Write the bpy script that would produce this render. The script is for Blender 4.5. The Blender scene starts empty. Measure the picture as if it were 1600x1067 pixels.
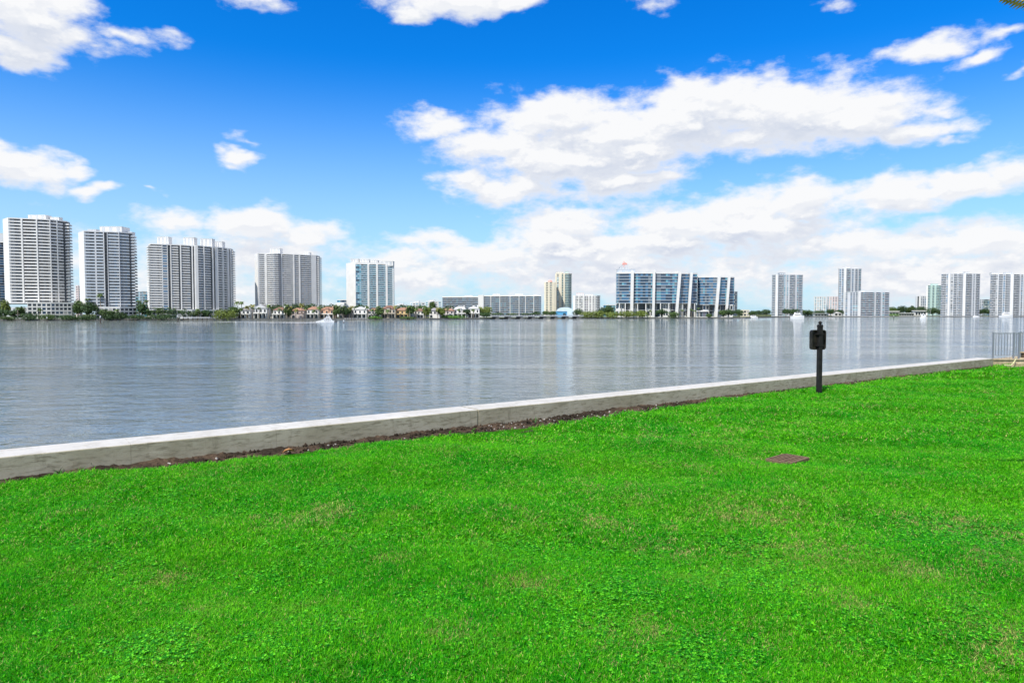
import bpy, bmesh, math, random
import numpy as np
from mathutils import Vector

random.seed(11)
rng = np.random.default_rng(11)
sc = bpy.context.scene
COL = sc.collection
R = math.radians

# ------------------------------------------------------------------ camera
F = 1600 * 24.0 / 36.0          # focal length in photo pixels
CX, CY, HOR = 800.0, 533.5, 490.5
ZC, ZL = 5.2, 2.9               # camera and lawn height above the water (m)
PIT = math.atan((CY - HOR) / F)
cam_d = bpy.data.cameras.new("camera")
cam_d.sensor_width = 36.0
cam_d.lens = 24.0
cam_d.clip_start = 0.05
cam_d.clip_end = 60000.0
cam = bpy.data.objects.new("camera", cam_d)
COL.objects.link(cam)
cam.location = (0, 0, ZC)
cam.rotation_euler = (math.pi / 2 - PIT, 0, 0)
sc.camera = cam

# ------------------------------------------------------------------ light
SUN = Vector((-0.38, -0.52, 0.85)).normalized()
SUN_EL = math.asin(SUN.z)
SUN_AZ = math.atan2(SUN.x, SUN.y)
sun_d = bpy.data.lights.new("sun", 'SUN')
sun_d.energy = 4.3
sun_d.angle = R(0.6)
sun_d.color = (1.0, 0.95, 0.87)
sun = bpy.data.objects.new("sun", sun_d)
COL.objects.link(sun)
sun.rotation_euler = SUN.to_track_quat('Z', 'Y').to_euler()

vs = sc.view_settings
vs.view_transform = 'Standard'
vs.look = 'None'
vs.exposure = 0.5
vs.gamma = 1.0
vs.use_curve_mapping = False
sc.cycles.max_bounces = 6
sc.cycles.transparent_max_bounces = 8
sc.cycles.use_denoising = True


class NT:
    """short-hand for building node trees"""
    def __init__(self, nt):
        self.nt = nt

    def n(self, t, **kw):
        nd = self.nt.nodes.new(t)
        for k, v in kw.items():
            setattr(nd, k, v)
        return nd

    def put(self, sock, v):
        if v is None:
            return
        if hasattr(v, 'is_output'):
            self.nt.links.new(v, sock)
        else:
            sock.default_value = v

    def m(self, op, a, b=None, c=None, clamp=False):
        nd = self.n('ShaderNodeMath', operation=op, use_clamp=clamp)
        for i, v in enumerate((a, b, c)):
            self.put(nd.inputs[i], v)
        return nd.outputs[0]

    def v(self, op, a, b=None):
        nd = self.n('ShaderNodeVectorMath', operation=op)
        self.put(nd.inputs[0], a)
        self.put(nd.inputs[1], b)
        return nd.outputs['Value'] if op in ('LENGTH', 'DOT_PRODUCT') else nd.outputs[0]

    def noise(self, vec, scale, detail=4.0, rough=0.55, dist=0.0):
        nd = self.n('ShaderNodeTexNoise')
        self.put(nd.inputs['Vector'], vec)
        nd.inputs['Scale'].default_value = scale
        nd.inputs['Detail'].default_value = detail
        nd.inputs['Roughness'].default_value = rough
        nd.inputs['Distortion'].default_value = dist
        return nd.outputs['Fac']

    def ramp(self, fac, a, b, lo=0.0, hi=1.0, smooth=True):
        nd = self.n('ShaderNodeMapRange')
        nd.interpolation_type = 'SMOOTHSTEP' if smooth else 'LINEAR'
        nd.clamp = True
        self.put(nd.inputs['Value'], fac)
        self.put(nd.inputs['From Min'], a)
        self.put(nd.inputs['From Max'], b)
        self.put(nd.inputs['To Min'], lo)
        self.put(nd.inputs['To Max'], hi)
        return nd.outputs[0]

    def mix(self, fac, a, b, mode='MIX'):
        nd = self.n('ShaderNodeMix', data_type='RGBA', blend_type=mode)
        self.put(nd.inputs[0], fac)
        for s, v in ((nd.inputs[6], a), (nd.inputs[7], b)):
            if isinstance(v, (tuple, list)) and len(v) == 3:
                v = (*v, 1.0)
            self.put(s, v)
        return nd.outputs[2]


def azel(px, py):
    az = math.atan((px - CX) / F)
    el = math.atan((HOR - py) / F * math.cos(az))
    return az, el


# clouds as they stand in the sky: centre, half width, half height (photo pixels), density
BLOBS = [
    (45, 35, 125, 62, 1.0), (20, 82, 95, 28, 1.0), (130, 72, 75, 26, 0.8), (205, 60, 45, 18, 0.55), (120, 25, 60, 40, 0.9),
    (405, 10, 75, 20, 0.8),
    (705, 2, 140, 28, 1.0), (645, 26, 56, 20, 0.9), (795, 8, 75, 20, 1.0),
    (1020, 14, 36, 9, 0.3), (1300, 14, 34, 18, 0.45), (275, 62, 30, 10, 0.3),
    (1445, 76, 88, 20, 0.75), (1515, 100, 60, 20, 0.75), (1585, 113, 45, 10, 0.6), (1555, 62, 50, 10, 0.5),
    (45, 262, 95, 28, 1.0), (120, 264, 48, 16, 0.8), (5, 250, 50, 30, 0.9),
    (162, 294, 56, 14, 0.9), (372, 246, 56, 17, 0.9), (392, 220, 44, 12, 0.4), (248, 296, 16, 6, 0.4),
    # the big cloud
    (1105, 160, 90, 46, 1.0), (1225, 178, 150, 62, 1.2), (1335, 192, 125, 52, 1.2), (1425, 212, 85, 36, 1.0),
    (1480, 231, 40, 12, 0.7), (1455, 172, 60, 18, 0.5), (1160, 220, 160, 34, 1.0),
    (690, 198, 80, 24, 0.9), (850, 190, 130, 42, 1.1), (960, 215, 130, 44, 1.1), (770, 232, 110, 34, 1.0),
    (870, 262, 160, 48, 1.1), (800, 298, 115, 28, 1.0), (970, 286, 130, 34, 1.0), (1050, 275, 60, 22, 0.8),
    (740, 285, 70, 24, 0.8),
    (1045, 195, 110, 56, 1.1), (1010, 240, 120, 40, 1.0),
    # the lower bank
    (1590, 262, 70, 36, 1.0), (1500, 284, 90, 26, 1.0), (1390, 302, 130, 30, 1.0), (1240, 318, 120, 40, 1.0),
    (1130, 330, 85, 40, 1.0), (1190, 360, 170, 42, 1.1), (1060, 352, 110, 36, 1.0), (890, 350, 110, 30, 1.0),
    (860, 380, 100, 36, 1.0), (1000, 385, 200, 42, 1.1), (1330, 385, 260, 40, 0.9), (1540, 375, 140, 42, 1.0),
    (760, 405, 130, 30, 0.9), (690, 376, 60, 22, 0.8), (640, 380, 60, 14, 0.5), (1000, 435, 460, 55, 0.8), (1400, 435, 420, 60, 0.8),
    (660, 440, 130, 46, 0.7),
    (275, 347, 60, 24, 0.9), (395, 350, 85, 32, 1.0), (485, 366, 75, 28, 0.9), (420, 405, 220, 46, 0.75),
    (340, 450, 330, 60, 0.55), (150, 400, 120, 40, 0.5), (610, 412, 80, 28, 0.7), (50, 440, 220, 60, 0.45),
]

# ------------------------------------------------------------------ world: sky with clouds
world = bpy.data.worlds.new("World")
sc.world = world
world.use_nodes = True
wt = world.node_tree
wt.nodes.clear()


def cloud_group():
    g = bpy.data.node_groups.new("cloud_density", 'ShaderNodeTree')
    g.interface.new_socket("Direction", in_out='INPUT', socket_type='NodeSocketVector')
    g.interface.new_socket("Density", in_out='OUTPUT', socket_type='NodeSocketFloat')
    t = NT(g)
    gi, go = t.n('NodeGroupInput'), t.n('NodeGroupOutput')
    d = gi.outputs[0]
    # billows
    st = t.v('MULTIPLY', d, (1.0, 1.0, 2.0))
    big = t.noise(st, 9.0, 7.0, 0.55, 0.2)
    fine = t.noise(st, 30.0, 6.0, 0.62, 0.0)
    warp_n = t.n('ShaderNodeTexNoise')
    t.put(warp_n.inputs['Vector'], st)
    warp_n.inputs['Scale'].default_value = 14.0
    warp_n.inputs['Detail'].default_value = 3.0
    wv = t.v('MULTIPLY', t.v('SUBTRACT', warp_n.outputs['Color'], (0.5, 0.5, 0.5)), (0.07, 0.05, 0.0))
    s = t.n('ShaderNodeSeparateXYZ')
    t.put(s.inputs[0], d)
    az = t.m('ARCTAN2', s.outputs[0], s.outputs[1])
    el = t.m('ARCSINE', s.outputs[2])
    cmb = t.n('ShaderNodeCombineXYZ')
    t.put(cmb.inputs[0], az)
    t.put(cmb.inputs[1], el)
    uv = t.v('ADD', cmb.outputs[0], wv)
    f = None
    for (px, py, rx, ry, w) in BLOBS:
        a, e = azel(px, py)
        sz = 1.10 if ry >= 24 else 0.92
        rx2 = rx / F * math.cos(a) ** 2 * sz
        ry2 = ry / F * math.cos(a) * sz
        q = t.v('MULTIPLY', t.v('SUBTRACT', uv, (a, e, 0.0)), (1 / rx2, 1 / ry2, 0.0))
        v = t.m('MULTIPLY_ADD', t.v('LENGTH', q), -w, w)
        f = v if f is None else t.m('SMOOTH_MAX', f, v, 0.12)
    # broken cumulus goes on outside the picture, cover raised for neutral fill light
    aaz = t.m('ABSOLUTE', az)
    out = t.m('MAXIMUM', t.ramp(aaz, 0.70, 0.92), t.ramp(el, 0.46, 0.62))
    gen = t.ramp(t.noise(st, 3.1, 3.0, 0.5), 0.34, 0.66, -0.35, 1.0, smooth=False)
    f = t.m('ADD', t.m('MULTIPLY', f, t.m('SUBTRACT', 1.0, out)), t.m('MULTIPLY', gen, out))
    f = t.m('MAXIMUM', f, -0.8)
    nz = t.m('MULTIPLY_ADD', t.m('SUBTRACT', big, 0.5), 1.35, t.m('MULTIPLY', t.m('SUBTRACT', fine, 0.5), 1.0))
    t.put(go.inputs[0], t.m('ADD', f, nz))
    return g


def build_world():
    t = NT(wt)
    tc = t.n('ShaderNodeTexCoord')
    d = tc.outputs['Generated']
    sky = t.n('ShaderNodeTexSky', sky_type='NISHITA')
    sky.sun_disc = False
    sky.sun_elevation = SUN_EL
    sky.sun_rotation = SUN_AZ
    sky.altitude = 0.0
    sky.air_density = 1.0
    sky.dust_density = 0.6
    sky.ozone_density = 3.0
    hs = t.n('ShaderNodeHueSaturation')
    hs.inputs['Saturation'].default_value = 1.45
    hs.inputs['Value'].default_value = 1.0
    t.put(hs.inputs['Color'], sky.outputs[0])
    skyc = t.mix(1.0, hs.outputs[0], (0.20, 1.08, 1.50), 'MULTIPLY')
    g = cloud_group()
    g1 = t.n('ShaderNodeGroup', node_tree=g)
    t.put(g1.inputs[0], d)
    g2 = t.n('ShaderNodeGroup', node_tree=g)
    t.put(g2.inputs[0], t.v('ADD', d, (-0.012, 0.0, 0.036)))
    den = g1.outputs[0]
    alpha = t.ramp(den, -0.05, 0.60)
    dif = t.m('SUBTRACT', g2.outputs[0], den)
    g3 = t.n('ShaderNodeGroup', node_tree=g)
    t.put(g3.inputs[0], t.v('ADD', d, (-0.004, 0.0, 0.009)))
    puff = t.ramp(t.m('SUBTRACT', g3.outputs[0], den), -0.22, 0.22, -0.30, 0.34)
    sh = t.m('ADD', t.ramp(dif, -0.46, 0.46), puff, clamp=True)
    thick = t.ramp(den, 0.15, 0.9)
    shade = t.m('MULTIPLY', sh, t.m('MULTIPLY_ADD', thick, 0.75, 0.25), clamp=True)
    cl = t.mix(shade, (6.75, 6.80, 6.92), (4.55, 4.95, 5.80))
    s = t.n('ShaderNodeSeparateXYZ')
    t.put(s.inputs[0], d)
    # milky air near the horizon
    milk = t.ramp(s.outputs[2], -0.02, 0.35, 0.84, 0.0)
    skyc = t.mix(milk, skyc, (4.5, 5.65, 6.75))
    col = t.mix(alpha, skyc, cl)
    bg = t.n('ShaderNodeBackground')
    bg.inputs['Strength'].default_value = 0.10
    t.put(bg.inputs['Color'], col)
    o = t.n('ShaderNodeOutputWorld')
    wt.links.new(bg.outputs[0], o.inputs[0])


build_world()


# ------------------------------------------------------------------ geometry helpers
def ray(px, py):
    dy = CY - py
    return Vector((px - CX, F * math.cos(PIT) + dy * math.sin(PIT), -F * math.sin(PIT) + dy * math.cos(PIT)))


def at(px, py, Y):
    r = ray(px, py)
    r = r * (Y / r.y)
    return Vector((r.x, r.y, r.z + ZC))


def onz(px, py, z):
    r = ray(px, py)
    r = r * ((z - ZC) / r.z)
    return Vector((r.x, r.y, z))


def project(x, y, z):
    vx, vy, vz = x, y, z - ZC
    c, s = math.cos(PIT), math.sin(PIT)
    dep = vy * c - vz * s
    up = vy * s + vz * c
    return CX + F * vx / dep, CY - F * up / dep, dep


class MB:
    """collects faces with material numbers and links them as one mesh object"""
    def __init__(self):
        self.v, self.f, self.mi = [], [], []

    def face(self, pts, m=0):
        b = len(self.v)
        self.v.extend([tuple(p) for p in pts])
        self.f.append(list(range(b, b + len(pts))))
        self.mi.append(m)

    def box(self, x0, x1, y0, y1, z0, z1, m=0):
        b = len(self.v)
        self.v += [(x0, y0, z0), (x1, y0, z0), (x1, y1, z0), (x0, y1, z0), (x0, y0, z1), (x1, y0, z1), (x1, y1, z1), (x0, y1, z1)]
        for q in ((0, 3, 2, 1), (4, 5, 6, 7), (0, 1, 5, 4), (1, 2, 6, 5), (2, 3, 7, 6), (3, 0, 4, 7)):
            self.f.append([b + i for i in q])
            self.mi.append(m)

    def prism(self, pts, z0, z1, m=0, mtop=None):
        n = len(pts)
        b = len(self.v)
        self.v += [(p[0], p[1], z0) for p in pts] + [(p[0], p[1], z1) for p in pts]
        for i in range(n):
            j = (i + 1) % n
            self.f.append([b + i, b + j, b + n + j, b + n + i])
            self.mi.append(m)
        self.f.append([b + n + i for i in range(n)])
        self.mi.append(m if mtop is None else mtop)
        self.f.append([b + n - 1 - i for i in range(n)])
        self.mi.append(m)

    def tube(self, path, radii, seg=8, m=0, caps=True):
        rings = []
        for i, p in enumerate(path):
            p = Vector(p)
            q = Vector(path[min(i + 1, len(path) - 1)]) - Vector(path[max(i - 1, 0)])
            q.normalize()
            a = q.orthogonal().normalized() if abs(q.z) > 0.98 else q.cross(Vector((0, 0, 1))).normalized()
            c = q.cross(a)
            b = len(self.v)
            for k in range(seg):
                w = 2 * math.pi * k / seg
                self.v.append(tuple(p + (a * math.cos(w) + c * math.sin(w)) * radii[i]))
            rings.append(b)
        for r0, r1 in zip(rings, rings[1:]):
            for k in range(seg):
                self.f.append([r0 + k, r0 + (k + 1) % seg, r1 + (k + 1) % seg, r1 + k])
                self.mi.append(m)
        if caps:
            self.f.append([rings[0] + seg - 1 - k for k in range(seg)])
            self.mi.append(m)
            self.f.append([rings[-1] + k for k in range(seg)])
            self.mi.append(m)

    def lathe(self, prof, seg=16, cx=0.0, cy=0.0, m=0):
        b = len(self.v)
        for (r, z) in prof:
            for k in range(seg):
                w = 2 * math.pi * k / seg
                self.v.append((cx + r * math.cos(w), cy + r * math.sin(w), z))
        for i in range(len(prof) - 1):
            for k in range(seg):
                k2 = (k + 1) % seg
                self.f.append([b + i * seg + k, b + i * seg + k2, b + (i + 1) * seg + k2, b + (i + 1) * seg + k])
                self.mi.append(m)

    def mesh(self, name, mats, smooth=False):
        me = bpy.data.meshes.new(name)
        me.from_pydata(self.v, [], self.f)
        for mm in mats:
            me.materials.append(mm)
        me.polygons.foreach_set('material_index', self.mi)
        if smooth:
            me.polygons.foreach_set('use_smooth', [True] * len(self.f))
        me.update()
        return me

    def build(self, name, mats, parent=None, loc=(0, 0, 0), rz=0.0, smooth=False):
        if not isinstance(mats, (list, tuple)):
            mats = [mats]
        return inst(name, self.mesh(name, mats, smooth), parent, loc, rz)


def inst(name, me, parent=None, loc=(0, 0, 0), rz=0.0):
    o = bpy.data.objects.new(name, me)
    COL.objects.link(o)
    if parent is not None:
        o.parent = parent
    o.location = loc
    if rz:
        o.rotation_euler = (0, 0, rz)
    return o


def thing(name, label, cat, loc=(0, 0, 0), rz=0.0, group=None):
    return tag(inst(name, None, None, loc, rz), label, cat, group)


def tag(o, label, cat, group=None):
    o['label'] = label
    o['category'] = cat
    if group:
        o['group'] = group
    return o


def kind(o, k):
    o['kind'] = k
    return o


def bevel(me, w, seg=2, along=False):
    bm = bmesh.new()
    bm.from_mesh(me)
    bmesh.ops.remove_doubles(bm, verts=bm.verts, dist=1e-5)
    ed = [e for e in bm.edges if len(e.link_faces) == 2 and e.calc_face_angle(0) > 0.5 and (not along or abs(e.verts[0].co.x - e.verts[1].co.x) > 0.5)]
    bmesh.ops.bevel(bm, geom=ed, offset=w, segments=seg, profile=0.5, affect='EDGES')
    bm.to_mesh(me)
    bm.free()
    me.update()


# ------------------------------------------------------------------ materials
MATS = {}


def mat(name, col, rough=0.7, spec=0.3, var=0.0, vscale=1.0, col2=None, metal=0.0, bump=0.0, bscale=20.0, trans=0.0, rnd=0.0):
    m = bpy.data.materials.new(name)
    m.use_nodes = True
    t = NT(m.node_tree)
    p = m.node_tree.nodes['Principled BSDF']
    p.inputs['Roughness'].default_value = rough
    p.inputs['Specular IOR Level'].default_value = spec
    p.inputs['Metallic'].default_value = metal
    c = (*col, 1.0)
    p.inputs['Base Color'].default_value = c
    if var or col2 or rnd:
        geo = t.n('ShaderNodeNewGeometry')
        nz = t.noise(geo.outputs['Position'], vscale, 5.0, 0.6)
        k = t.ramp(nz, 0.3, 0.7)
        if col2 is None:
            col2 = tuple(x * (1 - var) for x in col)
        out = t.mix(k, col, col2)
        if rnd:
            oi = t.n('ShaderNodeObjectInfo')
            h = t.n('ShaderNodeHueSaturation')
            t.put(h.inputs['Value'], t.m('MULTIPLY_ADD', oi.outputs['Random'], 2 * rnd, 1 - rnd))
            t.put(h.inputs['Color'], out)
            out = h.outputs[0]
        t.put(p.inputs['Base Color'], out)
    if bump:
        geo = t.n('ShaderNodeNewGeometry')
        b = t.n('ShaderNodeBump')
        b.inputs['Strength'].default_value = 1.0
        b.inputs['Distance'].default_value = bump
        t.put(b.inputs['Height'], t.noise(geo.outputs['Position'], bscale, 6.0, 0.6))
        t.put(p.inputs['Normal'], b.outputs[0])
    if trans:
        tr = t.n('ShaderNodeBsdfTranslucent')
        if p.inputs['Base Color'].is_linked:
            t.put(tr.inputs['Color'], p.inputs['Base Color'].links[0].from_socket)
        else:
            tr.inputs['Color'].default_value = c
        mx = t.n('ShaderNodeMixShader')
        mx.inputs[0].default_value = trans
        t.put(mx.inputs[1], p.outputs[0])
        t.put(mx.inputs[2], tr.outputs[0])
        t.put(m.node_tree.nodes['Material Output'].inputs[0], mx.outputs[0])
    MATS[name] = m
    return m


mat('white', (0.72, 0.71, 0.685), 0.7, 0.3, 0.10, 0.15)
mat('white_grey', (0.60, 0.61, 0.62), 0.7, 0.3, 0.10, 0.15)
mat('pale_grey', (0.50, 0.52, 0.54), 0.7, 0.3, 0.10, 0.15)
mat('mid_grey', (0.33, 0.36, 0.39), 0.6, 0.4, 0.12, 0.2)
mat('beige_white', (0.70, 0.66, 0.59), 0.75, 0.2, 0.10, 0.15)
mat('cream', (0.72, 0.66, 0.52), 0.75, 0.2, 0.10, 0.2)
mat('pale_green', (0.48, 0.62, 0.56), 0.6, 0.3, 0.1, 0.2)
mat('pink_white', (0.70, 0.60, 0.58), 0.75, 0.2, 0.1, 0.2)
mat('roof_grey', (0.40, 0.40, 0.40), 0.9, 0.1, 0.2, 0.3)
mat('glass_dark', (0.025, 0.035, 0.045), 0.12, 0.5)
mat('glass_grey', (0.14, 0.17, 0.20), 0.15, 0.5)
mat('glass_blue', (0.045, 0.14, 0.25), 0.10, 0.6)
mat('glass_deep', (0.02, 0.05, 0.09), 0.10, 0.6)
mat('glass_teal', (0.10, 0.30, 0.38), 0.10, 0.6)
mat('glass_pale', (0.30, 0.45, 0.53), 0.12, 0.6)
mat('curtain', (0.36, 0.36, 0.35), 0.8, 0.1)
mat('mauve_glass', (0.16, 0.14, 0.18), 0.2, 0.5)
mat('rail_glass', (0.42, 0.47, 0.52), 0.15, 0.5)
mat('red_white', (0.75, 0.35, 0.30), 0.6, 0.3)
mat('roof_terracotta', (0.36, 0.21, 0.15), 0.85, 0.1, 0.35, 0.9)
mat('roof_brown', (0.24, 0.14, 0.11), 0.85, 0.1, 0.35, 0.9)
mat('roof_slate', (0.28, 0.27, 0.28), 0.85, 0.1, 0.3, 0.9)
mat('wall_peach', (0.62, 0.40, 0.28), 0.8, 0.2, 0.15, 0.4)
mat('wall_tan', (0.60, 0.45, 0.24), 0.8, 0.2, 0.15, 0.4)
mat('wall_pinkgrey', (0.50, 0.44, 0.42), 0.8, 0.2, 0.15, 0.4)
mat('wall_stone', (0.50, 0.45, 0.38), 0.8, 0.2, 0.15, 0.4)
mat('wall_dark', (0.22, 0.21, 0.21), 0.8, 0.2, 0.15, 0.4)
mat('shed_blue', (0.10, 0.36, 0.62), 0.5, 0.4, 0.1, 0.3)
mat('shed_pale', (0.62, 0.74, 0.84), 0.5, 0.4, 0.1, 0.3)
mat('bulkhead', (0.20, 0.20, 0.19), 0.9, 0.2, 0.4, 0.3)
mat('land', (0.10, 0.12, 0.05), 0.95, 0.1, 0.5, 0.05)
mat('trunk', (0.16, 0.13, 0.10), 0.9, 0.1, 0.3, 2.0)
mat('palm_trunk', (0.28, 0.24, 0.19), 0.9, 0.1, 0.3, 2.0)
mat('leaf_dark', (0.035, 0.075, 0.028), 0.6, 0.25, 0.0, 0.6, (0.055, 0.10, 0.030), trans=0.15, rnd=0.2)
mat('leaf_mid', (0.055, 0.105, 0.030), 0.6, 0.25, 0.0, 0.6, (0.085, 0.135, 0.035), trans=0.15, rnd=0.2)
mat('leaf_olive', (0.12, 0.18, 0.03), 0.6, 0.25, 0.0, 0.6, (0.19, 0.23, 0.05), trans=0.15, rnd=0.2)
mat('leaf_bright', (0.075, 0.18, 0.03), 0.6, 0.25, 0.0, 0.6, (0.11, 0.22, 0.04), trans=0.15, rnd=0.15)
mat('frond_green', (0.07, 0.12, 0.035), 0.6, 0.3, 0.0, 0.8, (0.11, 0.16, 0.045), trans=0.15, rnd=0.2)
mat('frond_yellow', (0.19, 0.20, 0.05), 0.6, 0.3, 0.0, 0.8, (0.26, 0.24, 0.07), trans=0.15, rnd=0.2)
mat('frond_dry', (0.55, 0.38, 0.10), 0.7, 0.2, 0.0, 9.0, (0.22, 0.19, 0.04), trans=0.15)
mat('hull_white', (0.80, 0.80, 0.80), 0.3, 0.5)
mat('hull_dark', (0.03, 0.035, 0.045), 0.3, 0.5)
mat('black_paint', (0.010, 0.010, 0.011), 0.5, 0.15, 0.0, 9.0, (0.022, 0.021, 0.020), bump=0.001, bscale=60)
mat('panel_back', (0.008, 0.008, 0.007), 0.42, 0.25, 0.0, 7.0, (0.030, 0.027, 0.020))
mat('steel', (0.30, 0.32, 0.35), 0.4, 0.5, metal=0.6)
mat('timber', (0.50, 0.40, 0.26), 0.85, 0.15, 0.35, 5.0, bump=0.004, bscale=30)
mat('timber_dark', (0.10, 0.075, 0.05), 0.9, 0.1, 0.35, 5.0)
mat('hose', (0.52, 0.50, 0.26), 0.5, 0.4)
mat('pile_wood', (0.10, 0.085, 0.07), 0.9, 0.1, 0.3, 2.0)
mat('rust', (0.185, 0.125, 0.075), 0.8, 0.15, 0.0, 22.0, (0.11, 0.072, 0.052), bump=0.002, bscale=90)
mat('pebble', (0.42, 0.39, 0.35), 0.9, 0.1, 0.3, 8.0)
mat('leaf_litter', (0.45, 0.22, 0.09), 0.8, 0.2, 0.3, 20.0)
mat('foam', (0.80, 0.82, 0.84), 0.9, 0.1)
mat('weed_green', (0.05, 0.13, 0.03), 0.6, 0.2, 0.3, 8.0, trans=0.2)


def soil_mat():
    m = bpy.data.materials.new('soil')
    m.use_nodes = True
    t = NT(m.node_tree)
    p = m.node_tree.nodes['Principled BSDF']
    geo = t.n('ShaderNodeNewGeometry')
    pos = geo.outputs['Position']
    a = t.noise(pos, 2.2, 5, 0.6)
    b = t.noise(pos, 30, 6, 0.65)
    c = t.mix(t.ramp(a, 0.42, 0.62), (0.040, 0.029, 0.020), (0.115, 0.078, 0.052))
    c = t.mix(t.ramp(b, 0.35, 0.7), t.mix(1.0, c, (0.55, 0.55, 0.55), 'MULTIPLY'), c)
    t.put(p.inputs['Base Color'], c)
    p.inputs['Roughness'].default_value = 0.95
    p.inputs['Specular IOR Level'].default_value = 0.15
    bp = t.n('ShaderNodeBump')
    bp.inputs['Distance'].default_value = 0.03
    t.put(bp.inputs['Height'], b)
    t.put(p.inputs['Normal'], bp.outputs[0])
    MATS['soil'] = m


def concrete_mat(name, base, base2, stain):
    m = bpy.data.materials.new(name)
    m.use_nodes = True
    t = NT(m.node_tree)
    p = m.node_tree.nodes['Principled BSDF']
    geo = t.n('ShaderNodeNewGeometry')
    pos = geo.outputs['Position']
    a = t.noise(pos, 0.9, 6, 0.65, 0.6)
    b = t.noise(t.v('MULTIPLY', pos, (1.0, 1.0, 5.0)), 4.0, 6, 0.7, 0.4)
    c = t.noise(pos, 55, 5, 0.7)
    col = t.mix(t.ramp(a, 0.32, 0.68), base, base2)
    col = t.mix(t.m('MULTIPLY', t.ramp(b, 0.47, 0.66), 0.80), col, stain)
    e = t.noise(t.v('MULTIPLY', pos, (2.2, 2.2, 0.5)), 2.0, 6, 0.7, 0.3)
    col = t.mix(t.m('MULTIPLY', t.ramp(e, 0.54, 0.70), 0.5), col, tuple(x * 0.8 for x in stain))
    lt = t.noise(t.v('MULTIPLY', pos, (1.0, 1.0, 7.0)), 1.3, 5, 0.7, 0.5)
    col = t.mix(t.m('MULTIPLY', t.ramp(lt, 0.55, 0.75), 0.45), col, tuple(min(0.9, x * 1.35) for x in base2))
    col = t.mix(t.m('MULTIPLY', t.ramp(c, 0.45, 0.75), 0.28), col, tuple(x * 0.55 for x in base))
    # hairline cracks
    vor = t.n('ShaderNodeTexVoronoi', feature='DISTANCE_TO_EDGE')
    t.put(vor.inputs['Vector'], t.v('ADD', pos, t.v('MULTIPLY', t.n('ShaderNodeTexNoise').outputs['Color'], (0.0, 0.0, 0.0))))
    vor.inputs['Scale'].default_value = 0.55
    crack = t.m('MULTIPLY', t.ramp(vor.outputs['Distance'], 0.0, 0.010, 1.0, 0.0), t.ramp(a, 0.58, 0.70))
    col = t.mix(t.m('MULTIPLY', crack, 0.7), col, (0.06, 0.055, 0.05))
    t.put(p.inputs['Base Color'], col)
    p.inputs['Roughness'].default_value = 0.88
    p.inputs['Specular IOR Level'].default_value = 0.25
    bp = t.n('ShaderNodeBump')
    bp.inputs['Distance'].default_value = 0.0012
    t.put(bp.inputs['Height'], t.m('ADD', t.m('MULTIPLY', c, 0.5), b))
    t.put(p.inputs['Normal'], bp.outputs[0])
    MATS[name] = m


def grass_mat(name, g1, g2, dry, trans):
    m = bpy.data.materials.new(name)
    m.use_nodes = True
    t = NT(m.node_tree)
    p = m.node_tree.nodes['Principled BSDF']
    geo = t.n('ShaderNodeNewGeometry')
    pos = geo.outputs['Position']
    flat = t.v('MULTIPLY', pos, (1.0, 1.0, 0.0))
    a = t.noise(flat, 0.55, 5, 0.6)
    b = t.noise(flat, 6.0, 4, 0.6)
    c = t.noise(pos, 60.0, 2, 0.5)
    k = t.m('ADD', t.m('MULTIPLY', a, 0.55), t.m('ADD', t.m('MULTIPLY', b, 0.3), t.m('MULTIPLY', c, 0.25)))
    col = t.mix(t.ramp(k, 0.42, 0.68), g1, g2)
    if trans:
        isl = t.m('POWER', geo.outputs['Random Per Island'], 1.3)
        hv = t.n('ShaderNodeHueSaturation')
        t.put(hv.inputs['Value'], t.m('MULTIPLY_ADD', isl, 1.45, 0.45))
        t.put(hv.inputs['Hue'], t.m('MULTIPLY_ADD', isl, -0.035, 0.515))
        t.put(hv.inputs['Color'], col)
        col = hv.outputs[0]
    d = t.noise(t.v('ADD', flat, (7.3, 2.1, 0.0)), 1.3, 6, 0.68)
    dk = t.m('MULTIPLY', t.ramp(d, 0.52, 0.72), t.ramp(c, 0.35, 0.60))
    col = t.mix(t.m('MULTIPLY', dk, 0.5), col, dry)
    t.put(p.inputs['Base Color'], col)
    p.inputs['Roughness'].default_value = 0.5
    p.inputs['Specular IOR Level'].default_value = 0.12
    if not trans:
        p.inputs['Roughness'].default_value = 1.0
        p.inputs['Specular IOR Level'].default_value = 0.0
    if trans:
        tr = t.n('ShaderNodeBsdfTranslucent')
        t.put(tr.inputs['Color'], col)
        mx = t.n('ShaderNodeMixShader')
        mx.inputs[0].default_value = trans
        t.put(mx.inputs[1], p.outputs[0])
        t.put(mx.inputs[2], tr.outputs[0])
        t.put(m.node_tree.nodes['Material Output'].inputs[0], mx.outputs[0])
    MATS[name] = m


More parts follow.
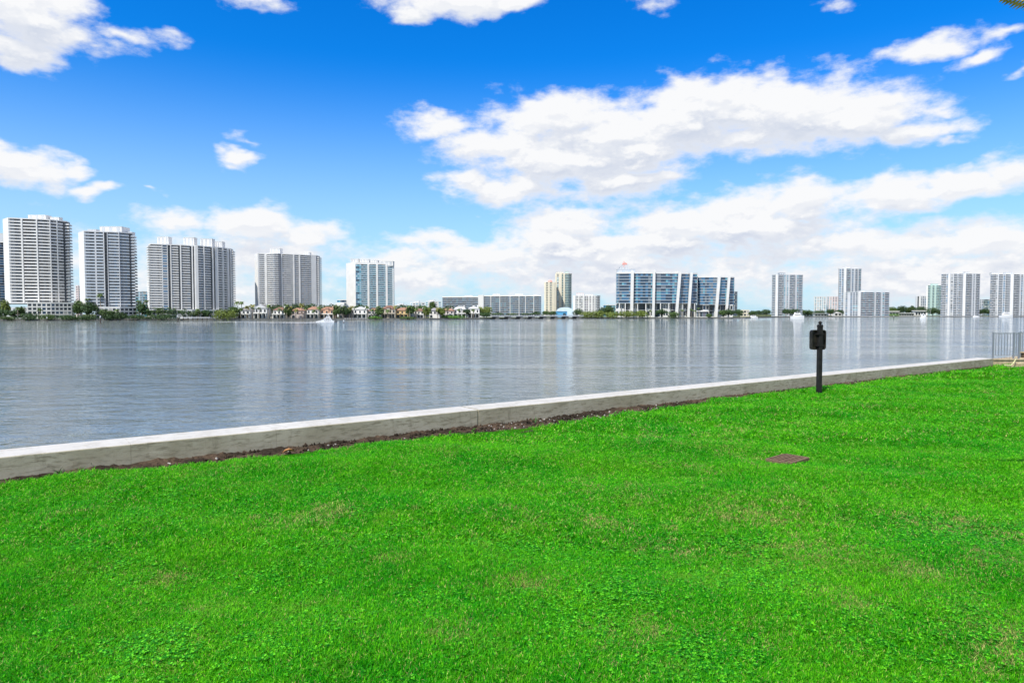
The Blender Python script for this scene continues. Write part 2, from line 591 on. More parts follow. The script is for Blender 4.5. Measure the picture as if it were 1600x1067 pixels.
def water_mat():
    m = bpy.data.materials.new('water')
    m.use_nodes = True
    t = NT(m.node_tree)
    p = m.node_tree.nodes['Principled BSDF']
    p.inputs['Base Color'].default_value = (0.130, 0.150, 0.144, 1)
    p.inputs['Roughness'].default_value = 0.04
    p.inputs['IOR'].default_value = 1.33
    geo = t.n('ShaderNodeNewGeometry')
    pos = geo.outputs['Position']
    w1 = t.noise(t.v('MULTIPLY', pos, (0.75, 1.0, 1.0)), 0.9, 4, 0.55, 0.6)
    w2 = t.noise(t.v('MULTIPLY', pos, (0.6, 1.0, 1.0)), 3.4, 3, 0.55, 0.3)
    w3 = t.noise(t.v('MULTIPLY', pos, (0.5, 1.0, 1.0)), 0.16, 3, 0.5)
    patch = t.ramp(t.noise(t.v('MULTIPLY', pos, (0.35, 1.0, 1.0)), 0.035, 4, 0.55, 0.5), 0.33, 0.70, 0.45, 1.80)
    h = t.m('ADD', t.m('MULTIPLY', w1, 0.145), t.m('ADD', t.m('MULTIPLY', w2, 0.034), t.m('MULTIPLY', w3, 0.10)))
    w4 = t.noise(t.v('MULTIPLY', pos, (0.42, 1.0, 1.0)), 0.42, 3, 0.55, 0.8)
    h = t.m('ADD', h, t.m('MULTIPLY', w4, 0.16))
    h = t.m('MULTIPLY', h, patch)
    bp = t.n('ShaderNodeBump')
    bp.inputs['Strength'].default_value = 1.0
    bp.inputs['Distance'].default_value = 1.0
    t.put(bp.inputs['Height'], h)
    t.put(p.inputs['Normal'], bp.outputs[0])
    MATS['water'] = m


soil_mat()
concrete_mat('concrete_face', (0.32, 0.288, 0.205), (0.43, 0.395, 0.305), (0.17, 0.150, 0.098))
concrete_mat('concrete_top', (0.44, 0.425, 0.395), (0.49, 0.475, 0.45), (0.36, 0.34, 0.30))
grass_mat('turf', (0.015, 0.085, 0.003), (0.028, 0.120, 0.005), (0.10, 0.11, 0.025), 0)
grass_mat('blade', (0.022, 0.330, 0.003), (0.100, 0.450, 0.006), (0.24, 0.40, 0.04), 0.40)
grass_mat('blade_dry', (0.38, 0.36, 0.13), (0.26, 0.33, 0.07), (0.46, 0.38, 0.19), 0.25)
grass_mat('clover_leaf', (0.030, 0.280, 0.008), (0.060, 0.360, 0.014), (0.10, 0.34, 0.03), 0.3)
water_mat()
M = MATS

# ------------------------------------------------------------------ the near bank: line of the seawall
A0 = onz(0, 751, ZL)
WD = Vector((2253 - CX, F * math.cos(PIT) + (CY - HOR) * math.sin(PIT), 0)).normalized()     # along the wall
WN = Vector((WD.y, -WD.x, 0))                                                               # towards the lawn
WANG = math.atan2(WD.y, WD.x)


def sw(p):
    d = Vector((p.x, p.y, 0)) - Vector((A0.x, A0.y, 0))
    return d.dot(WD), d.dot(WN)


def from_sw(s, w, z=0.0):
    return Vector((A0.x, A0.y, 0)) + WD * s + WN * w + Vector((0, 0, z))


def s_at_px(px):
    """where the wall's base line crosses a photo column"""
    py = 751 - (751 - HOR) / 2253 * px
    return sw(onz(px, py, ZL))[0]


WALL_H = 0.142 * (ZC - ZL)
q = onz(0, 702, ZL + WALL_H)
WALL_T = -sw(q)[1]
S_END = s_at_px(1553)
EDGE_PX = [(0, 762), (125, 746), (250, 733), (344, 721.6), (500, 704), (600, 694), (662, 684), (745, 676), (807, 670), (850, 666), (912, 658),
           (975, 649), (1040, 637), (1100, 629), (1200, 615.5), (1280, 606), (1400, 591), (1500, 578), (1553, 572.5)]
EDGE = [sw(onz(px, py, ZL)) for px, py in EDGE_PX]
ES = np.array([e[0] for e in EDGE])
EW = np.array([max(e[1], 0.10) for e in EDGE])


def edge_w(s):
    return np.interp(s, ES, EW)


def bumps(s, w):
    return 1.4 * (0.018 * np.sin(s * 1.3 + 0.5 * w) + 0.014 * np.sin(w * 1.9 - 0.7 * s + 1.0) + 0.010 * np.sin(s * 3.1 - w * 2.3) + 0.007 * np.sin(5.3 * s + 4.1 * w))


# ------------------------------------------------------------------ setting: water, land, soil, lawn
water = MB()
water.face([(-30000, -300, 0), (30000, -300, 0), (30000, 40000, 0), (-30000, 40000, 0)])
kind(water.build('water', M['water']), 'structure')

SHORE_PX = [(-500, 502.0), (-200, 501.4), (0, 501.0), (200, 500.6), (400, 500.0), (520, 499.6), (660, 499.2), (760, 498.6), (850, 497.9), (960, 497.7),
            (1165, 497.2), (1188, 496.4), (1215, 495.6), (1320, 494.9), (1450, 494.6), (1700, 494.6), (2100, 494.6)]
SHP = [p for p, _ in SHORE_PX]
SHY = [onz(p, y, 0).y for p, y in SHORE_PX]


def ysh(px):
    return float(np.interp(px, SHP, SHY))


ZG = 1.2    # far ground above the water
land = MB()
front = [at(p, HOR, y) for p, y in zip(SHP, SHY)]
far = [at(p, HOR, 9000) for p in SHP]
for i in range(len(front) - 1):
    a, b, c, d = front[i], front[i + 1], far[i + 1], far[i]
    land.face([(a.x, a.y, ZG), (b.x, b.y, ZG), (c.x, c.y, ZG), (d.x, d.y, ZG)], 0)
    land.face([(a.x, a.y, -1), (b.x, b.y, -1), (b.x, b.y, ZG), (a.x, a.y, ZG)], 1)
kind(land.build('shore_ground', [M['land'], M['bulkhead']]), 'structure')

# lawn: a grid in wall coordinates
ss = np.concatenate([np.linspace(-14, 45, 240), np.linspace(46, 120, 40)])
tt = np.concatenate([np.linspace(0, 1, 50) ** 1.6 * 16, np.linspace(17, 60, 24)])
lv, lf = [], []
jit = np.interp(ss, np.linspace(-14, 120, 600), rng.normal(0, 0.05, 600))
for i, s in enumerate(ss):
    e0 = float(edge_w(s)) + float(jit[i])
    for t_ in tt:
        w = e0 + t_
        p = from_sw(s, w)
        z = ZL + float(bumps(s, w)) * min(1.0, t_ / 0.5)
        if t_ == 0:
            z -= 0.05
        lv.append((p.x, p.y, z))
nt_ = len(tt)
for i in range(len(ss) - 1):
    for j in range(nt_ - 1):
        lf.append((i * nt_ + j, i * nt_ + j + 1, (i + 1) * nt_ + j + 1, (i + 1) * nt_ + j))
lm = bpy.data.meshes.new('lawn')
lm.from_pydata(lv, [], lf)
lm.flip_normals()
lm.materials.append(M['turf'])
lm.polygons.foreach_set('use_smooth', [True] * len(lf))
kind(inst('lawn', lm), 'structure')

# bare soil between wall and lawn, heaped and lumpy
sv, sf = [], []
s2 = np.linspace(-14, S_END + 4, 900)
K = 14
lump = rng.random((900, K))
for i, s in enumerate(s2):
    wmax = float(edge_w(s)) + 0.35
    for k in range(K):
        w = wmax * k / (K - 1)
        near = math.exp(-w / 0.18)
        z = ZL - 0.03 + 0.05 * near * (0.5 + 0.7 * math.sin(s * 0.9) * math.sin(s * 0.37 + 1)) + 0.035 * lump[i, k] * (1 - k / (K - 1)) + 0.015 * math.sin(s * 7 + k)
        if k == K - 1:
            z = ZL - 0.08
        p = from_sw(s, w + (0.0 if k else 0.0))
        sv.append((p.x, p.y, z))
for i in range(len(s2) - 1):
    for j in range(K - 1):
        sf.append((i * K + j, (i + 1) * K + j, (i + 1) * K + j + 1, i * K + j + 1))
sm = bpy.data.meshes.new('soil')
sm.from_pydata(sv, [], sf)
sm.flip_normals()
sm.materials.append(M['soil'])
kind(inst('soil', sm), 'structure')

# ------------------------------------------------------------------ seawall
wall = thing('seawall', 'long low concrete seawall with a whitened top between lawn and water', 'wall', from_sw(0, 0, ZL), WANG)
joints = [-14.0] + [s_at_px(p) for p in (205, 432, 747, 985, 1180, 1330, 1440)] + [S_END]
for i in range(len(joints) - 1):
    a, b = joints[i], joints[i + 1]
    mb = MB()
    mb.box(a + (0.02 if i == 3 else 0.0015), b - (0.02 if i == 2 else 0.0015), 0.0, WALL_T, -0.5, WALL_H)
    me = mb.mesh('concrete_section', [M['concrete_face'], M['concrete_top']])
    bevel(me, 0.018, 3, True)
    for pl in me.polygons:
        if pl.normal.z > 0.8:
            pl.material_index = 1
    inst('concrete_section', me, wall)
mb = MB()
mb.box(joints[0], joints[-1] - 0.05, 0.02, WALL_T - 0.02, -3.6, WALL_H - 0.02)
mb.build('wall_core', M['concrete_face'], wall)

# ------------------------------------------------------------------ far buildings
GLASSSETS = {
    'dark': ['glass_dark', 'glass_dark', 'glass_dark', 'glass_deep', 'glass_grey', 'curtain'],
    'grey': ['glass_dark', 'glass_deep', 'glass_grey', 'glass_grey', 'glass_blue', 'curtain'],
    'teal': ['glass_teal', 'glass_teal', 'glass_blue', 'glass_deep', 'glass_pale', 'glass_pale'],
    'blue': ['glass_blue', 'glass_blue', 'glass_deep', 'glass_deep', 'glass_teal', 'glass_grey'],
    'mauve': ['mauve_glass', 'mauve_glass', 'glass_grey', 'glass_dark', 'curtain', 'glass_grey'],
    'pale': ['glass_pale', 'glass_grey', 'glass_blue', 'glass_pale', 'glass_teal', 'curtain'],
}


def seg_frames(pts):
    out = []
    for a, b in zip(pts, pts[1:]):
        d = Vector((b.x - a.x, b.y - a.y, 0))
        out.append((a, d.length, math.atan2(d.y, d.x)))
    return out


def block(root, P, types, Y0, z0, z1, n, wall='white', glass='dark', rail=None, parfrac=0.42, back=22.0, recess=1.2, roof=True, pane_w=1.9, slab=0.22, crown=0.9, lean=0.0):
    """one storeyed body. P: (photo column, metres behind Y0); types: one letter per face between two points"""
    rl = root.location
    pts = [at(px, HOR, Y0 + d) for px, d in P]
    pts = [Vector((p.x - rl.x, p.y - rl.y, 0)) for p in pts]
    rail = rail or wall
    h = (z1 - z0) / n
    zb = z0 - rl.z
    wm, rm = M[wall], M[rail]
    gset = [M[g] for g in GLASSSETS[glass]]
    frames = seg_frames(pts)
    # core
    core = []
    for i, p in enumerate(pts):
        ang = [f[2] for f in frames[max(0, i - 1):i + 1]]
        nx = sum(-math.sin(a) for a in ang) / len(ang)
        ny = sum(math.cos(a) for a in ang) / len(ang)
        core.append(Vector((p.x + nx * (recess + 0.25), p.y + ny * (recess + 0.25), 0)))
    yb_ = max(d for _, d in P) + back
    b1, b0_ = at(P[-1][0] - 0.8, HOR, Y0 + yb_), at(P[0][0] + 0.8, HOR, Y0 + yb_)
    bk = [Vector((b1.x - rl.x, b1.y - rl.y, 0)), Vector((b0_.x - rl.x, b0_.y - rl.y, 0))]
    mb = MB()
    mb.prism([(p.x, p.y) for p in core + bk], zb, zb + n * h)
    mb.build('wall', M['mid_grey'] if glass != 'mauve' else wm, root)
    if roof:
        mb = MB()
        mb.prism([(p.x, p.y) for p in pts + bk], zb + n * h, zb + n * h + crown)
        mb.build('roof', wm, root)
    for (p, w, ang), ty in zip(frames, types):
        loc = (p.x, p.y, zb)
        if ty in 'WE':                        # plain wall
            mb = MB()
            mb.box(0, w, 0, recess + 0.2, 0, n * h - 0.003)
            mb.build('wall_panel', M['white'] if ty == 'E' else wm, root, loc, ang)
        elif ty == 'P':                       # pier standing proud
            mb = MB()
            mb.box(0, w, -0.35, recess + 0.2, 0, n * h + 0.3)
            mb.build('pier', wm, root, loc, ang)
        elif ty == 'G':                       # dark glazed slot the full height
            mb = MB()
            mb.box(0, w, recess * 0.7, recess + 0.2, 0, n * h - 0.003, 0)
            for k in range(n):
                mb.box(0, w, recess * 0.7 - 0.06, recess * 0.7, k * h, k * h + 0.12, 1)
            mb.build('glass_strip', [M['glass_dark'], M['mid_grey']], root, loc, ang)
        elif ty in 'BSb':                     # balconies in front of a glazed wall
            ov = {'B': 0.0, 'S': -1.6, 'b': -0.5}[ty]
            np_ = max(1, round(w / pane_w))
            wins = []
            for _ in range(3):
                mb = MB()
                for k in range(np_):
                    mb.box(w * k / np_ + 0.05, w * (k + 1) / np_ - 0.05, recess, recess + 0.15, slab, h, random.randrange(len(gset)))
                wins.append(mb.mesh('window', gset))
            mb = MB()
            mb.box(0, w, ov, recess + 0.2, 0, slab, 0)
            mb.box(0.02, w - 0.02, ov + 0.02, ov + 0.12, slab, slab + h * parfrac, 1)
            if ty == 'S':
                mb.box(0.02, 0.12, ov + 0.12, recess, slab, slab + h * parfrac, 1)
                mb.box(w - 0.12, w - 0.02, ov + 0.12, recess, slab, slab + h * parfrac, 1)
            bal = mb.mesh('balcony', [wm, rm])
            for k in range(n):
                inst('window', wins[random.randrange(3)], root, (p.x, p.y, zb + k * h), ang)
                inst('balcony', bal, root, (p.x, p.y, zb + k * h), ang)
        elif ty == 'N':                       # wall with single windows
            mb = MB()
            mb.box(0, w, 0.12, recess + 0.2, 0, n * h - 0.003)
            mb.build('wall_panel', wm, root, loc, ang)
            nw = max(1, round(w / (pane_w * 2.0)))
            wins = []
            for _ in range(3):
                mb = MB()
                for k in range(nw):
                    c = w * (k + 0.5) / nw
                    hw = min(w / nw * 0.36, 1.6)
                    mb.box(c - hw, c + hw, 0.06, 0.118, h * 0.26, h * 0.86, 1 + random.randrange(len(gset)))
                mb.box(0.01, w - 0.01, 0.0, 0.117, 0, h * 0.16, 0)
                wins.append(mb.mesh('window', [wm] + gset))
            for k in range(n):
                inst('window', wins[random.randrange(3)], root, (p.x, p.y, zb + k * h), ang)
        elif ty == 'L':                       # curtain wall: ribbon of glass and a spandrel
            np_ = max(1, round(w / pane_w))
            wins = []
            for _ in range(3):
                mb = MB()
                for k in range(np_):
                    mb.box(w * k / np_ + 0.04, w * (k + 1) / np_ - 0.04, 0.25, recess + 0.2, h * 0.2, h - 0.02, random.randrange(len(gset)))
                wins.append(mb.mesh('window', gset))
            mb = MB()
            mb.box(0, w, 0.0, recess + 0.2, 0, h * 0.2, 0)
            sp = mb.mesh('spandrel', [rm])
            for k in range(n):
                inst('window', wins[random.randrange(3)], root, (p.x, p.y, zb + k * h), ang)
                inst('spandrel', sp, root, (p.x, p.y, zb + k * h), ang)
    return pts


def roofbox(root, x0, x1, yb, yt, Y, m='white', dep=8.0, name='plant_room'):
    a, b = at(x0, yb, Y), at(x1, yt, Y)
    l = root.location
    mb = MB()
    zb = a.z - l.z - 0.6
    mb.box(a.x - l.x, b.x - l.x, Y - l.y, Y - l.y + dep, zb, b.z - l.z)
    mb.box(a.x - l.x - 0.2, b.x - l.x + 0.2, Y - l.y - 0.2, Y - l.y + dep + 0.2, b.z - l.z + 0.002, b.z - l.z + 0.3)
    w = b.x - a.x
    for k in range(3):
        c = a.x - l.x + w * (k + 0.5) / 3
        mb.box(c - w * 0.08, c + w * 0.08, Y - l.y - 0.08, Y - l.y - 0.003, zb + 0.9, b.z - l.z - 0.5, 1)
    return mb.build(name, [M[m], M['pale_grey']], root)


def bld(name, label, cat, px, Y, group=None):
    p = at(px, HOR, Y)
    return thing(name, label, cat, (p.x, p.y, ZG), 0, group)


def zt(py, px, Y):
    return at(px, py, Y).z


G_LEFT = 'tall apartment towers on the left shore'
G_RIGHT = 'apartment towers on the far right shore'

# tower 0, cut by the left edge
Y = 640
b = bld('apartment_tower', 'sliver of a blue glazed tower with white crown at the left edge', 'tower', -10, Y, G_LEFT)
block(b, [(-40, 0), (-10, 0), (9.5, 6)], 'LL', Y, ZG, zt(378, 0, Y), 30, 'white_grey', 'blue')
roofbox(b, -30, 8, 378, 365, Y + 4)

# tower 1
Y = 575
b = bld('apartment_tower', 'tallest leftmost white tower with long banded balconies and dark slot on its right', 'tower', 17, Y, G_LEFT)
zp = zt(474, 50, Y)
block(b, [(8.5, 11), (17, 0), (36.5, 3.5), (39, 3.8), (60, 6.5), (62, 6.8), (81, 11), (82.6, 11.5), (92, 15), (93.5, 15.6), (102, 20), (107.5, 22), (113, 32)],
      'EBPBPBPBPBGS', Y, zp, zt(341.5, 17, Y), 27, 'white', 'dark', None, 0.36)
block(b, [(43, -6), (80, 0), (112, 9), (117, 20)], 'NNN', Y - 6, ZG, zp - 0.05, 4, 'white', 'dark', pane_w=1.6)
block(b, [(2, -2), (20, -3), (43, -1)], 'WN', Y - 5, ZG, zt(482, 20, Y), 3, 'white_grey', 'dark', pane_w=1.6)
roofbox(b, 44, 71, 343, 336.5, Y + 14)
roofbox(b, 74, 92, 344, 340, Y + 18, dep=5)

# tower 2
Y = 552
b = bld('apartment_tower', 'second tower from the left with grey balconies and a wide white block on its roof', 'tower', 134, Y, G_LEFT)
zp = zt(481, 150, Y)
block(b, [(125.5, 11), (134, 0), (150.5, 2.5), (153, 3), (164, 4.5), (165.5, 4.7), (170, 5.2), (171, 5.4), (188, 8), (189, 8.2), (204.5, 13.5), (209, 15), (213, 25)],
      'EBPbPGPBPBGS', Y, zp, zt(362, 134, Y), 25, 'white_grey', 'grey', 'rail_glass', 0.40)
block(b, [(150, -1), (188, 3), (214, 14)], 'NN', Y - 1, ZG, zp - 0.05, 3, 'white', 'dark', pane_w=1.6)
roofbox(b, 156, 190, 364, 354.5, Y + 12, dep=12)
roofbox(b, 137, 150, 362.5, 359, Y + 8, 'white_grey', 5)
roofbox(b, 193, 206, 366, 363, Y + 18, 'white_grey', 5)

# small towers between
Y = 900
b = bld('apartment_block', 'slim far pinkish tower low between the two leftmost towers', 'tower', 119, Y)
block(b, [(119, 4), (123, 0), (129, 2)], 'NN', Y, ZG, zt(447, 123, Y), 13, 'pink_white', 'mauve', pane_w=2.4)
b = bld('apartment_block', 'low grey block peeping out right of the second tower', 'building', 214, Y)
block(b, [(212, 0), (222, 0), (231, 3)], 'LL', Y, ZG, zt(456, 220, Y), 10, 'white_grey', 'pale')
b = bld('apartment_block', 'narrow pale far tower at the left side of the broad tower', 'tower', 230, Y)
block(b, [(230.5, 4), (234, 0), (240, 2)], 'EN', Y, ZG, zt(433, 234, Y), 18, 'beige_white', 'dark', pane_w=2.2)

# tower 3, the broad one
Y = 558
b = bld('apartment_tower', 'broad white tower with alternating dark slots, piers and balcony bays', 'tower', 237, Y, G_LEFT)
zp = zt(485, 300, Y + 20)
P3 = [(234, 9), (237, 0), (254.5, 3), (264, 5), (268, 6), (269.5, 6.4), (280.5, 9), (283, 9.6), (285, 10), (298.5, 14), (301, 14.6), (303, 15), (305, 15.6), (307.5, 16), (311, 17),
      (319.5, 21), (321, 21.4), (330.5, 26), (333, 27), (335, 27.8), (337.5, 29), (339.5, 30), (342, 31), (349, 35), (350.5, 36), (356.5, 40), (359, 42), (361, 43), (362.5, 44), (366, 54)]
block(b, P3, 'SBNGPBGPBGPGPPBPBGPGPPBPBPGPS', Y, zp, zt(382, 237, Y), 26, 'white', 'grey', 'white', 0.36)
block(b, [(236, 0), (300, 12), (340, 28), (365, 44)], 'NNN', Y, ZG, zp - 0.05, 2, 'white', 'dark')
for (x0, x1, yb, yt, dd) in ((246, 263, 384, 370.5, 10), (287, 303, 385, 371.5, 20), (313, 331, 387, 373.5, 30), (336, 347, 388, 378, 40)):
    roofbox(b, x0, x1, yb, yt, Y + dd, dep=6)

# tower 4
Y = 620
b = bld('apartment_tower', 'middle white tower with rounded balcony bay and two small roof boxes', 'tower', 404, Y, G_LEFT)
zp = zt(479, 440, Y)
P4 = [(399, 10), (404, 0), (414.5, 1.5), (418, 2), (424, 0.2), (430, 0), (436, 1.6), (440.5, 4.8), (442, 5.2), (459, 10), (461, 10.6), (468, 13), (470, 13.6), (487.5, 20), (495, 23), (496.5, 24), (501, 34)]
block(b, P4, 'EBPBBBBPBPBPBWGS', Y, zp, zt(397, 404, Y), 26, 'white', 'grey', 'white_grey', 0.38)
block(b, [(399, 0), (440, 3), (500, 24)], 'NN', Y, ZG, zp - 0.05, 2, 'white', 'dark')
roofbox(b, 422, 437, 399, 388.5, Y + 10)
roofbox(b, 474, 483.5, 402, 394.5, Y + 24, dep=6)

# tower 5, teal glass
Y = 690
b = bld('apartment_tower', 'teal glass tower with plain white end wall, rightmost of the five tall left towers', 'tower', 556, Y, G_LEFT)
P5 = [(541.5, 14), (548, 7), (556, 0), (565, 1), (574.5, 2), (577.5, 2.3), (588, 3.6), (591, 4), (603, 5.6), (606, 6), (615.5, 7.4), (616.5, 18)]
block(b, P5, 'EELBPBPBPBW', Y, ZG, zt(413, 556, Y), 25, 'white', 'teal', 'glass_pale', 0.34, crown=2.0)
for (x0, x1, yb, yt) in ((548, 560, 412, 405), (562, 576, 413, 405.5), (580, 590, 413, 407), (593, 614, 414.5, 408.5)):
    roofbox(b, x0, x1, yb, yt, Y + 6)

Y = 950
b = bld('office_block', 'low far block with a dark glass top left of the teal tower', 'building', 528, Y)
block(b, [(527, 0), (543, 1)], 'L', Y, ZG, zt(469, 535, Y), 6, 'white', 'blue')
block(b, [(524, -6), (538, -6)], 'W', Y, ZG, zt(474.5, 535, Y), 4, 'white', 'blue')
for (x0, x1, yt, nm, lb) in ((616, 640, 474, 'apartment_block', 'low white far block just right of the teal tower'), (641, 664, 470.5, 'apartment_block', 'stepped white far block above the tan house'),
                             (665, 690, 468.5, 'apartment_block', 'white far block left of the long low apartment building')):
    Yb = 1000 + (x0 - 616)
    b = bld(nm, lb, 'building', x0, Yb)
    block(b, [(x0, 2), (x0 + 8, 0), (x1, 3)], 'NN', Yb, ZG, zt(yt + 3, x0, Yb), 7, 'white', 'pale', pane_w=2.6)
    roofbox(b, x0 + 5, x0 + 14, yt + 3, yt, Yb + 8, 'white_grey')

# long low block
Y = 880
b = bld('apartment_block', 'long low apartment building with blue gridded front beside the bridge', 'building', 691, Y)
xs = [691, 700, 709, 722, 735, 748]
block(b, [(x, 4 - (x - 691) * 0.10) for x in xs], 'BBBBB', Y, ZG, zt(465, 700, Y), 10, 'white', 'blue', 'rail_glass', 0.22, pane_w=2.6, crown=1.6)
block(b, [(747, -4), (755.5, -4)], 'W', Y, ZG, zt(462, 750, Y), 10, 'white')
xs2 = [755.5, 766.6, 767.4, 780.6, 781.4, 796.6, 797.4, 810.6, 811.4, 820.6, 821.4, 833.6, 834.4, 845.5]
block(b, [(x, -3 - (x - 755) * 0.10) for x in xs2], 'BPBPBPBPBPBPB', Y, ZG, zt(463.5, 780, Y), 10, 'white', 'blue', 'rail_glass', 0.22, pane_w=2.6, crown=1.6)
for x0, x1, yt in ((697, 712, 463.5), (726, 738, 462), (770, 781, 459.5), (805, 817, 459.5), (834, 841, 460.5)):
    roofbox(b, x0, x1, 465, yt, Y + 8, 'white', 6)

# cream towers
Y = 1250
b = bld('apartment_tower', 'shorter cream tower with a small red roof right of the long low block', 'tower', 851, Y)
block(b, [(850.5, 3), (853, 0), (856, 0), (859, 0), (862.5, 0), (865.5, 0.5), (869, 2)], 'PBPBPP', Y, ZG, zt(441.5, 858, Y), 20, 'cream', 'pale', pane_w=2.4)
mb = MB()
a = at(859.5, 441, Y + 5)
l = b.location
mb.lathe([(4.0, a.z - l.z - 1), (4.2, a.z - l.z + 2.0), (0.05, a.z - l.z + 5.0)], 8, a.x - l.x, a.y - l.y)
mb.build('turret_roof', M['red_white'], b)
Y = 1280
b = bld('apartment_tower', 'taller cream tower with green tinted glass on its right side', 'tower', 868, Y)
block(b, [(867.5, 3), (869, 0), (874, 0), (877.5, 0), (880, 0), (882.5, 0), (888, 1), (893.5, 10)], 'PNPBPBB', Y, ZG, zt(428, 875, Y), 25, 'cream', 'pale', 'pale_green', 0.3, pane_w=2.4)
roofbox(b, 869, 880, 429, 425.5, Y + 6, 'cream')
roofbox(b, 883, 888.5, 429, 424.5, Y + 6, 'pale_green')
Y = 1200
b = bld('apartment_block', 'white mid-rise block with mauve window stripes beside the cream towers', 'building', 895, Y)
block(b, [(895.5, 3), (899, 0), (903.5, 0), (905, 0), (910.5, 0), (913, 0), (919, 0), (921, 0), (923.5, 0), (926, 0), (928, 0), (930.5, 1), (933, 1.5), (938, 8)], 'PNPNPNPNPNPNB', Y, ZG, zt(462.5, 910, Y), 12,
      'white', 'mauve', pane_w=1.6)
roofbox(b, 901, 912, 463, 457.5, Y + 8, 'pink_white')
roofbox(b, 914, 926, 463, 460, Y + 8, 'white')

# ------------------------------------------------------------------ glass office with white raking fins
Y = 830


def fin(root, xb, yb, xt, yt, Yf, wpx, deep=3.2):
    """raking blade from ground to above the roof"""
    l = root.location
    a, c = at(xb, yb, Yf), at(xt, yt, Yf)
    w = wpx / F * Yf
    mb = MB()
    b0 = len(mb.v)
    for (p, z) in ((a, 0.0), (c, c.z - l.z)):
        x = p.x - l.x
        mb.v += [(x - w / 2, Yf - l.y, z), (x + w / 2, Yf - l.y, z), (x + w / 2, Yf - l.y + deep, z), (x - w / 2, Yf - l.y + deep, z)]
    for q_ in ((3, 2, 1, 0), (4, 5, 6, 7), (0, 1, 5, 4), (1, 2, 6, 5), (2, 3, 7, 6), (3, 0, 4, 7)):
        mb.f.append([b0 + k for k in q_])
        mb.mi.append(0)
    mb.build('fin', M['white'], root)


b = bld('office_building', 'blue glass office block with white raking fins and a glazed rooftop lantern', 'building', 965, Y)
zb8 = zt(474, 980, Y)
block(b, [(962, 8), (964, 2), (986, 0), (1004, 0), (1021, 0.5), (1040, 2), (1057, 4), (1074, 8), (1089, 14)], 'LLLLLLLL', Y, zb8, zt(427.5, 980, Y), 10, 'white', 'blue', 'rail_glass', recess=1.0, pane_w=3.0, crown=1.6)
xs = [962, 975, 983, 998, 1010, 1022, 1036, 1048, 1060, 1072, 1088]
block(b, [(x, 5 + max(0, (x - 1040)) * 0.25) for x in xs], 'NBNBNBNBNB', Y, ZG, zb8 - 0.05, 2, 'white', 'dark', 'white', 0.05, roof=False)
for k, x in enumerate((968, 977, 996, 1009, 1032, 1045, 1066, 1085)):
    a = at(x, HOR, Y + 1 + max(0, (x - 1040)) * 0.25)
    mb = MB()
    mb.lathe([(0.6, 0.0), (0.6, zb8 - ZG - 0.02)], 10)
    mb.build('column', M['white'], b, (a.x - b.location.x, a.y - b.location.y, 0))
fin(b, 987, 490, 988.5, 423, Y - 3, 4.3)
fin(b, 1021, 490, 1022.5, 421.5, Y - 3, 3.5)
fin(b, 1057, 490, 1063, 425, Y + 0, 3.8)
fin(b, 1076, 488, 1081, 426, Y + 4, 3.5)
for (x0, x1, yt, Yr, mm) in ((965, 992, 421, Y + 8, 'rail_glass'), (969, 983, 417.5, Y + 9, 'white_grey'), (973, 981, 414, Y + 10, 'white_grey')):
    roofbox(b, x0, x1, 427, yt, Yr, mm, 10)
roofbox(b, 1055, 1064, 427, 424.5, Y + 8, 'white', 6)
l = b.location
mb = MB()
for i in range(4):
    a = at(974 + 1.6 * (i % 2), 416, Y + 10 + 2 * (i // 2))
    c = at(974 + 1.6 * (i % 2), 408.5, Y + 10 + 2 * (i // 2))
    mb.tube([(a.x - l.x, a.y - l.y, a.z - l.z - 3), (c.x - l.x, c.y - l.y, c.z - l.z)], [0.25, 0.2], 5)
a, c = at(974, 412.5, Y + 10), at(980, 412.5, Y + 10)
mb.box(a.x - l.x - 1, c.x - l.x, a.y - l.y + 0.5, a.y - l.y + 2, a.z - l.z - 1.2, a.z - l.z + 1.2, 0)
a, c = at(974, 408, Y + 10), at(978.5, 411.5, Y + 10)
mb.tube([(c.x - l.x, c.y - l.y, c.z - l.z), (a.x - l.x, a.y - l.y, a.z - l.z)], [0.2, 0.15], 5)
mb.build('roof_mast', M['red_white'], b)

Y = 850
b = bld('office_building', 'smaller glass office block with two white raking fins behind the fin building', 'building', 1095, Y)
zb9 = zt(476, 1100, Y)
block(b, [(1089, 6), (1095, 1), (1110, 0), (1121, 0), (1136, 4), (1147, 12)], 'LLLLL', Y, zb9, zt(433.5, 1110, Y), 10, 'white', 'blue', 'rail_glass', recess=1.0, pane_w=2.6, crown=1.2)
xs = [1088, 1098, 1108, 1116, 1126, 1136, 1145]
block(b, [(x, 5) for x in xs], 'BNBNBN', Y, ZG, zb9 - 0.05, 2, 'white', 'dark', 'white', 0.05, roof=False)
fin(b, 1119, 488, 1124.5, 429.5, Y - 3, 3.8)
fin(b, 1135, 488, 1140, 431, Y + 1, 3.3)
roofbox(b, 1113, 1123, 434, 431.5, Y + 6, 'white', 6)
block(b, [(1087, -16), (1107, -16)], 'B', Y, ZG, zt(487, 1100, Y), 1, 'white', 'mauve', 'white', 0.05, pane_w=2)
Y = 1300
b = bld('apartment_block', 'grey far tower just right of the smaller glass office', 'tower', 1146, Y)
block(b, [(1143, 0), (1148, 0), (1152, 4)], 'LL', Y, ZG, zt(456, 1148, Y), 13, 'pale_grey', 'grey', 'mid_grey')
Y = 980
b = bld('office_block', 'low pale green pavilion left of the fin building', 'building', 944, Y)
block(b, [(943, 0), (952, 0), (962, 0)], 'LL', Y, ZG, zt(477, 950, Y), 4, 'white', 'teal', 'pale_green')
Y = 1000
b = bld('house', 'low yellowish villa at the waterline right of the glass offices', 'house', 1160, Y)
block(b, [(1157, 0), (1171, 0)], 'N', Y, ZG, zt(485, 1160, Y), 2, 'cream', 'dark')

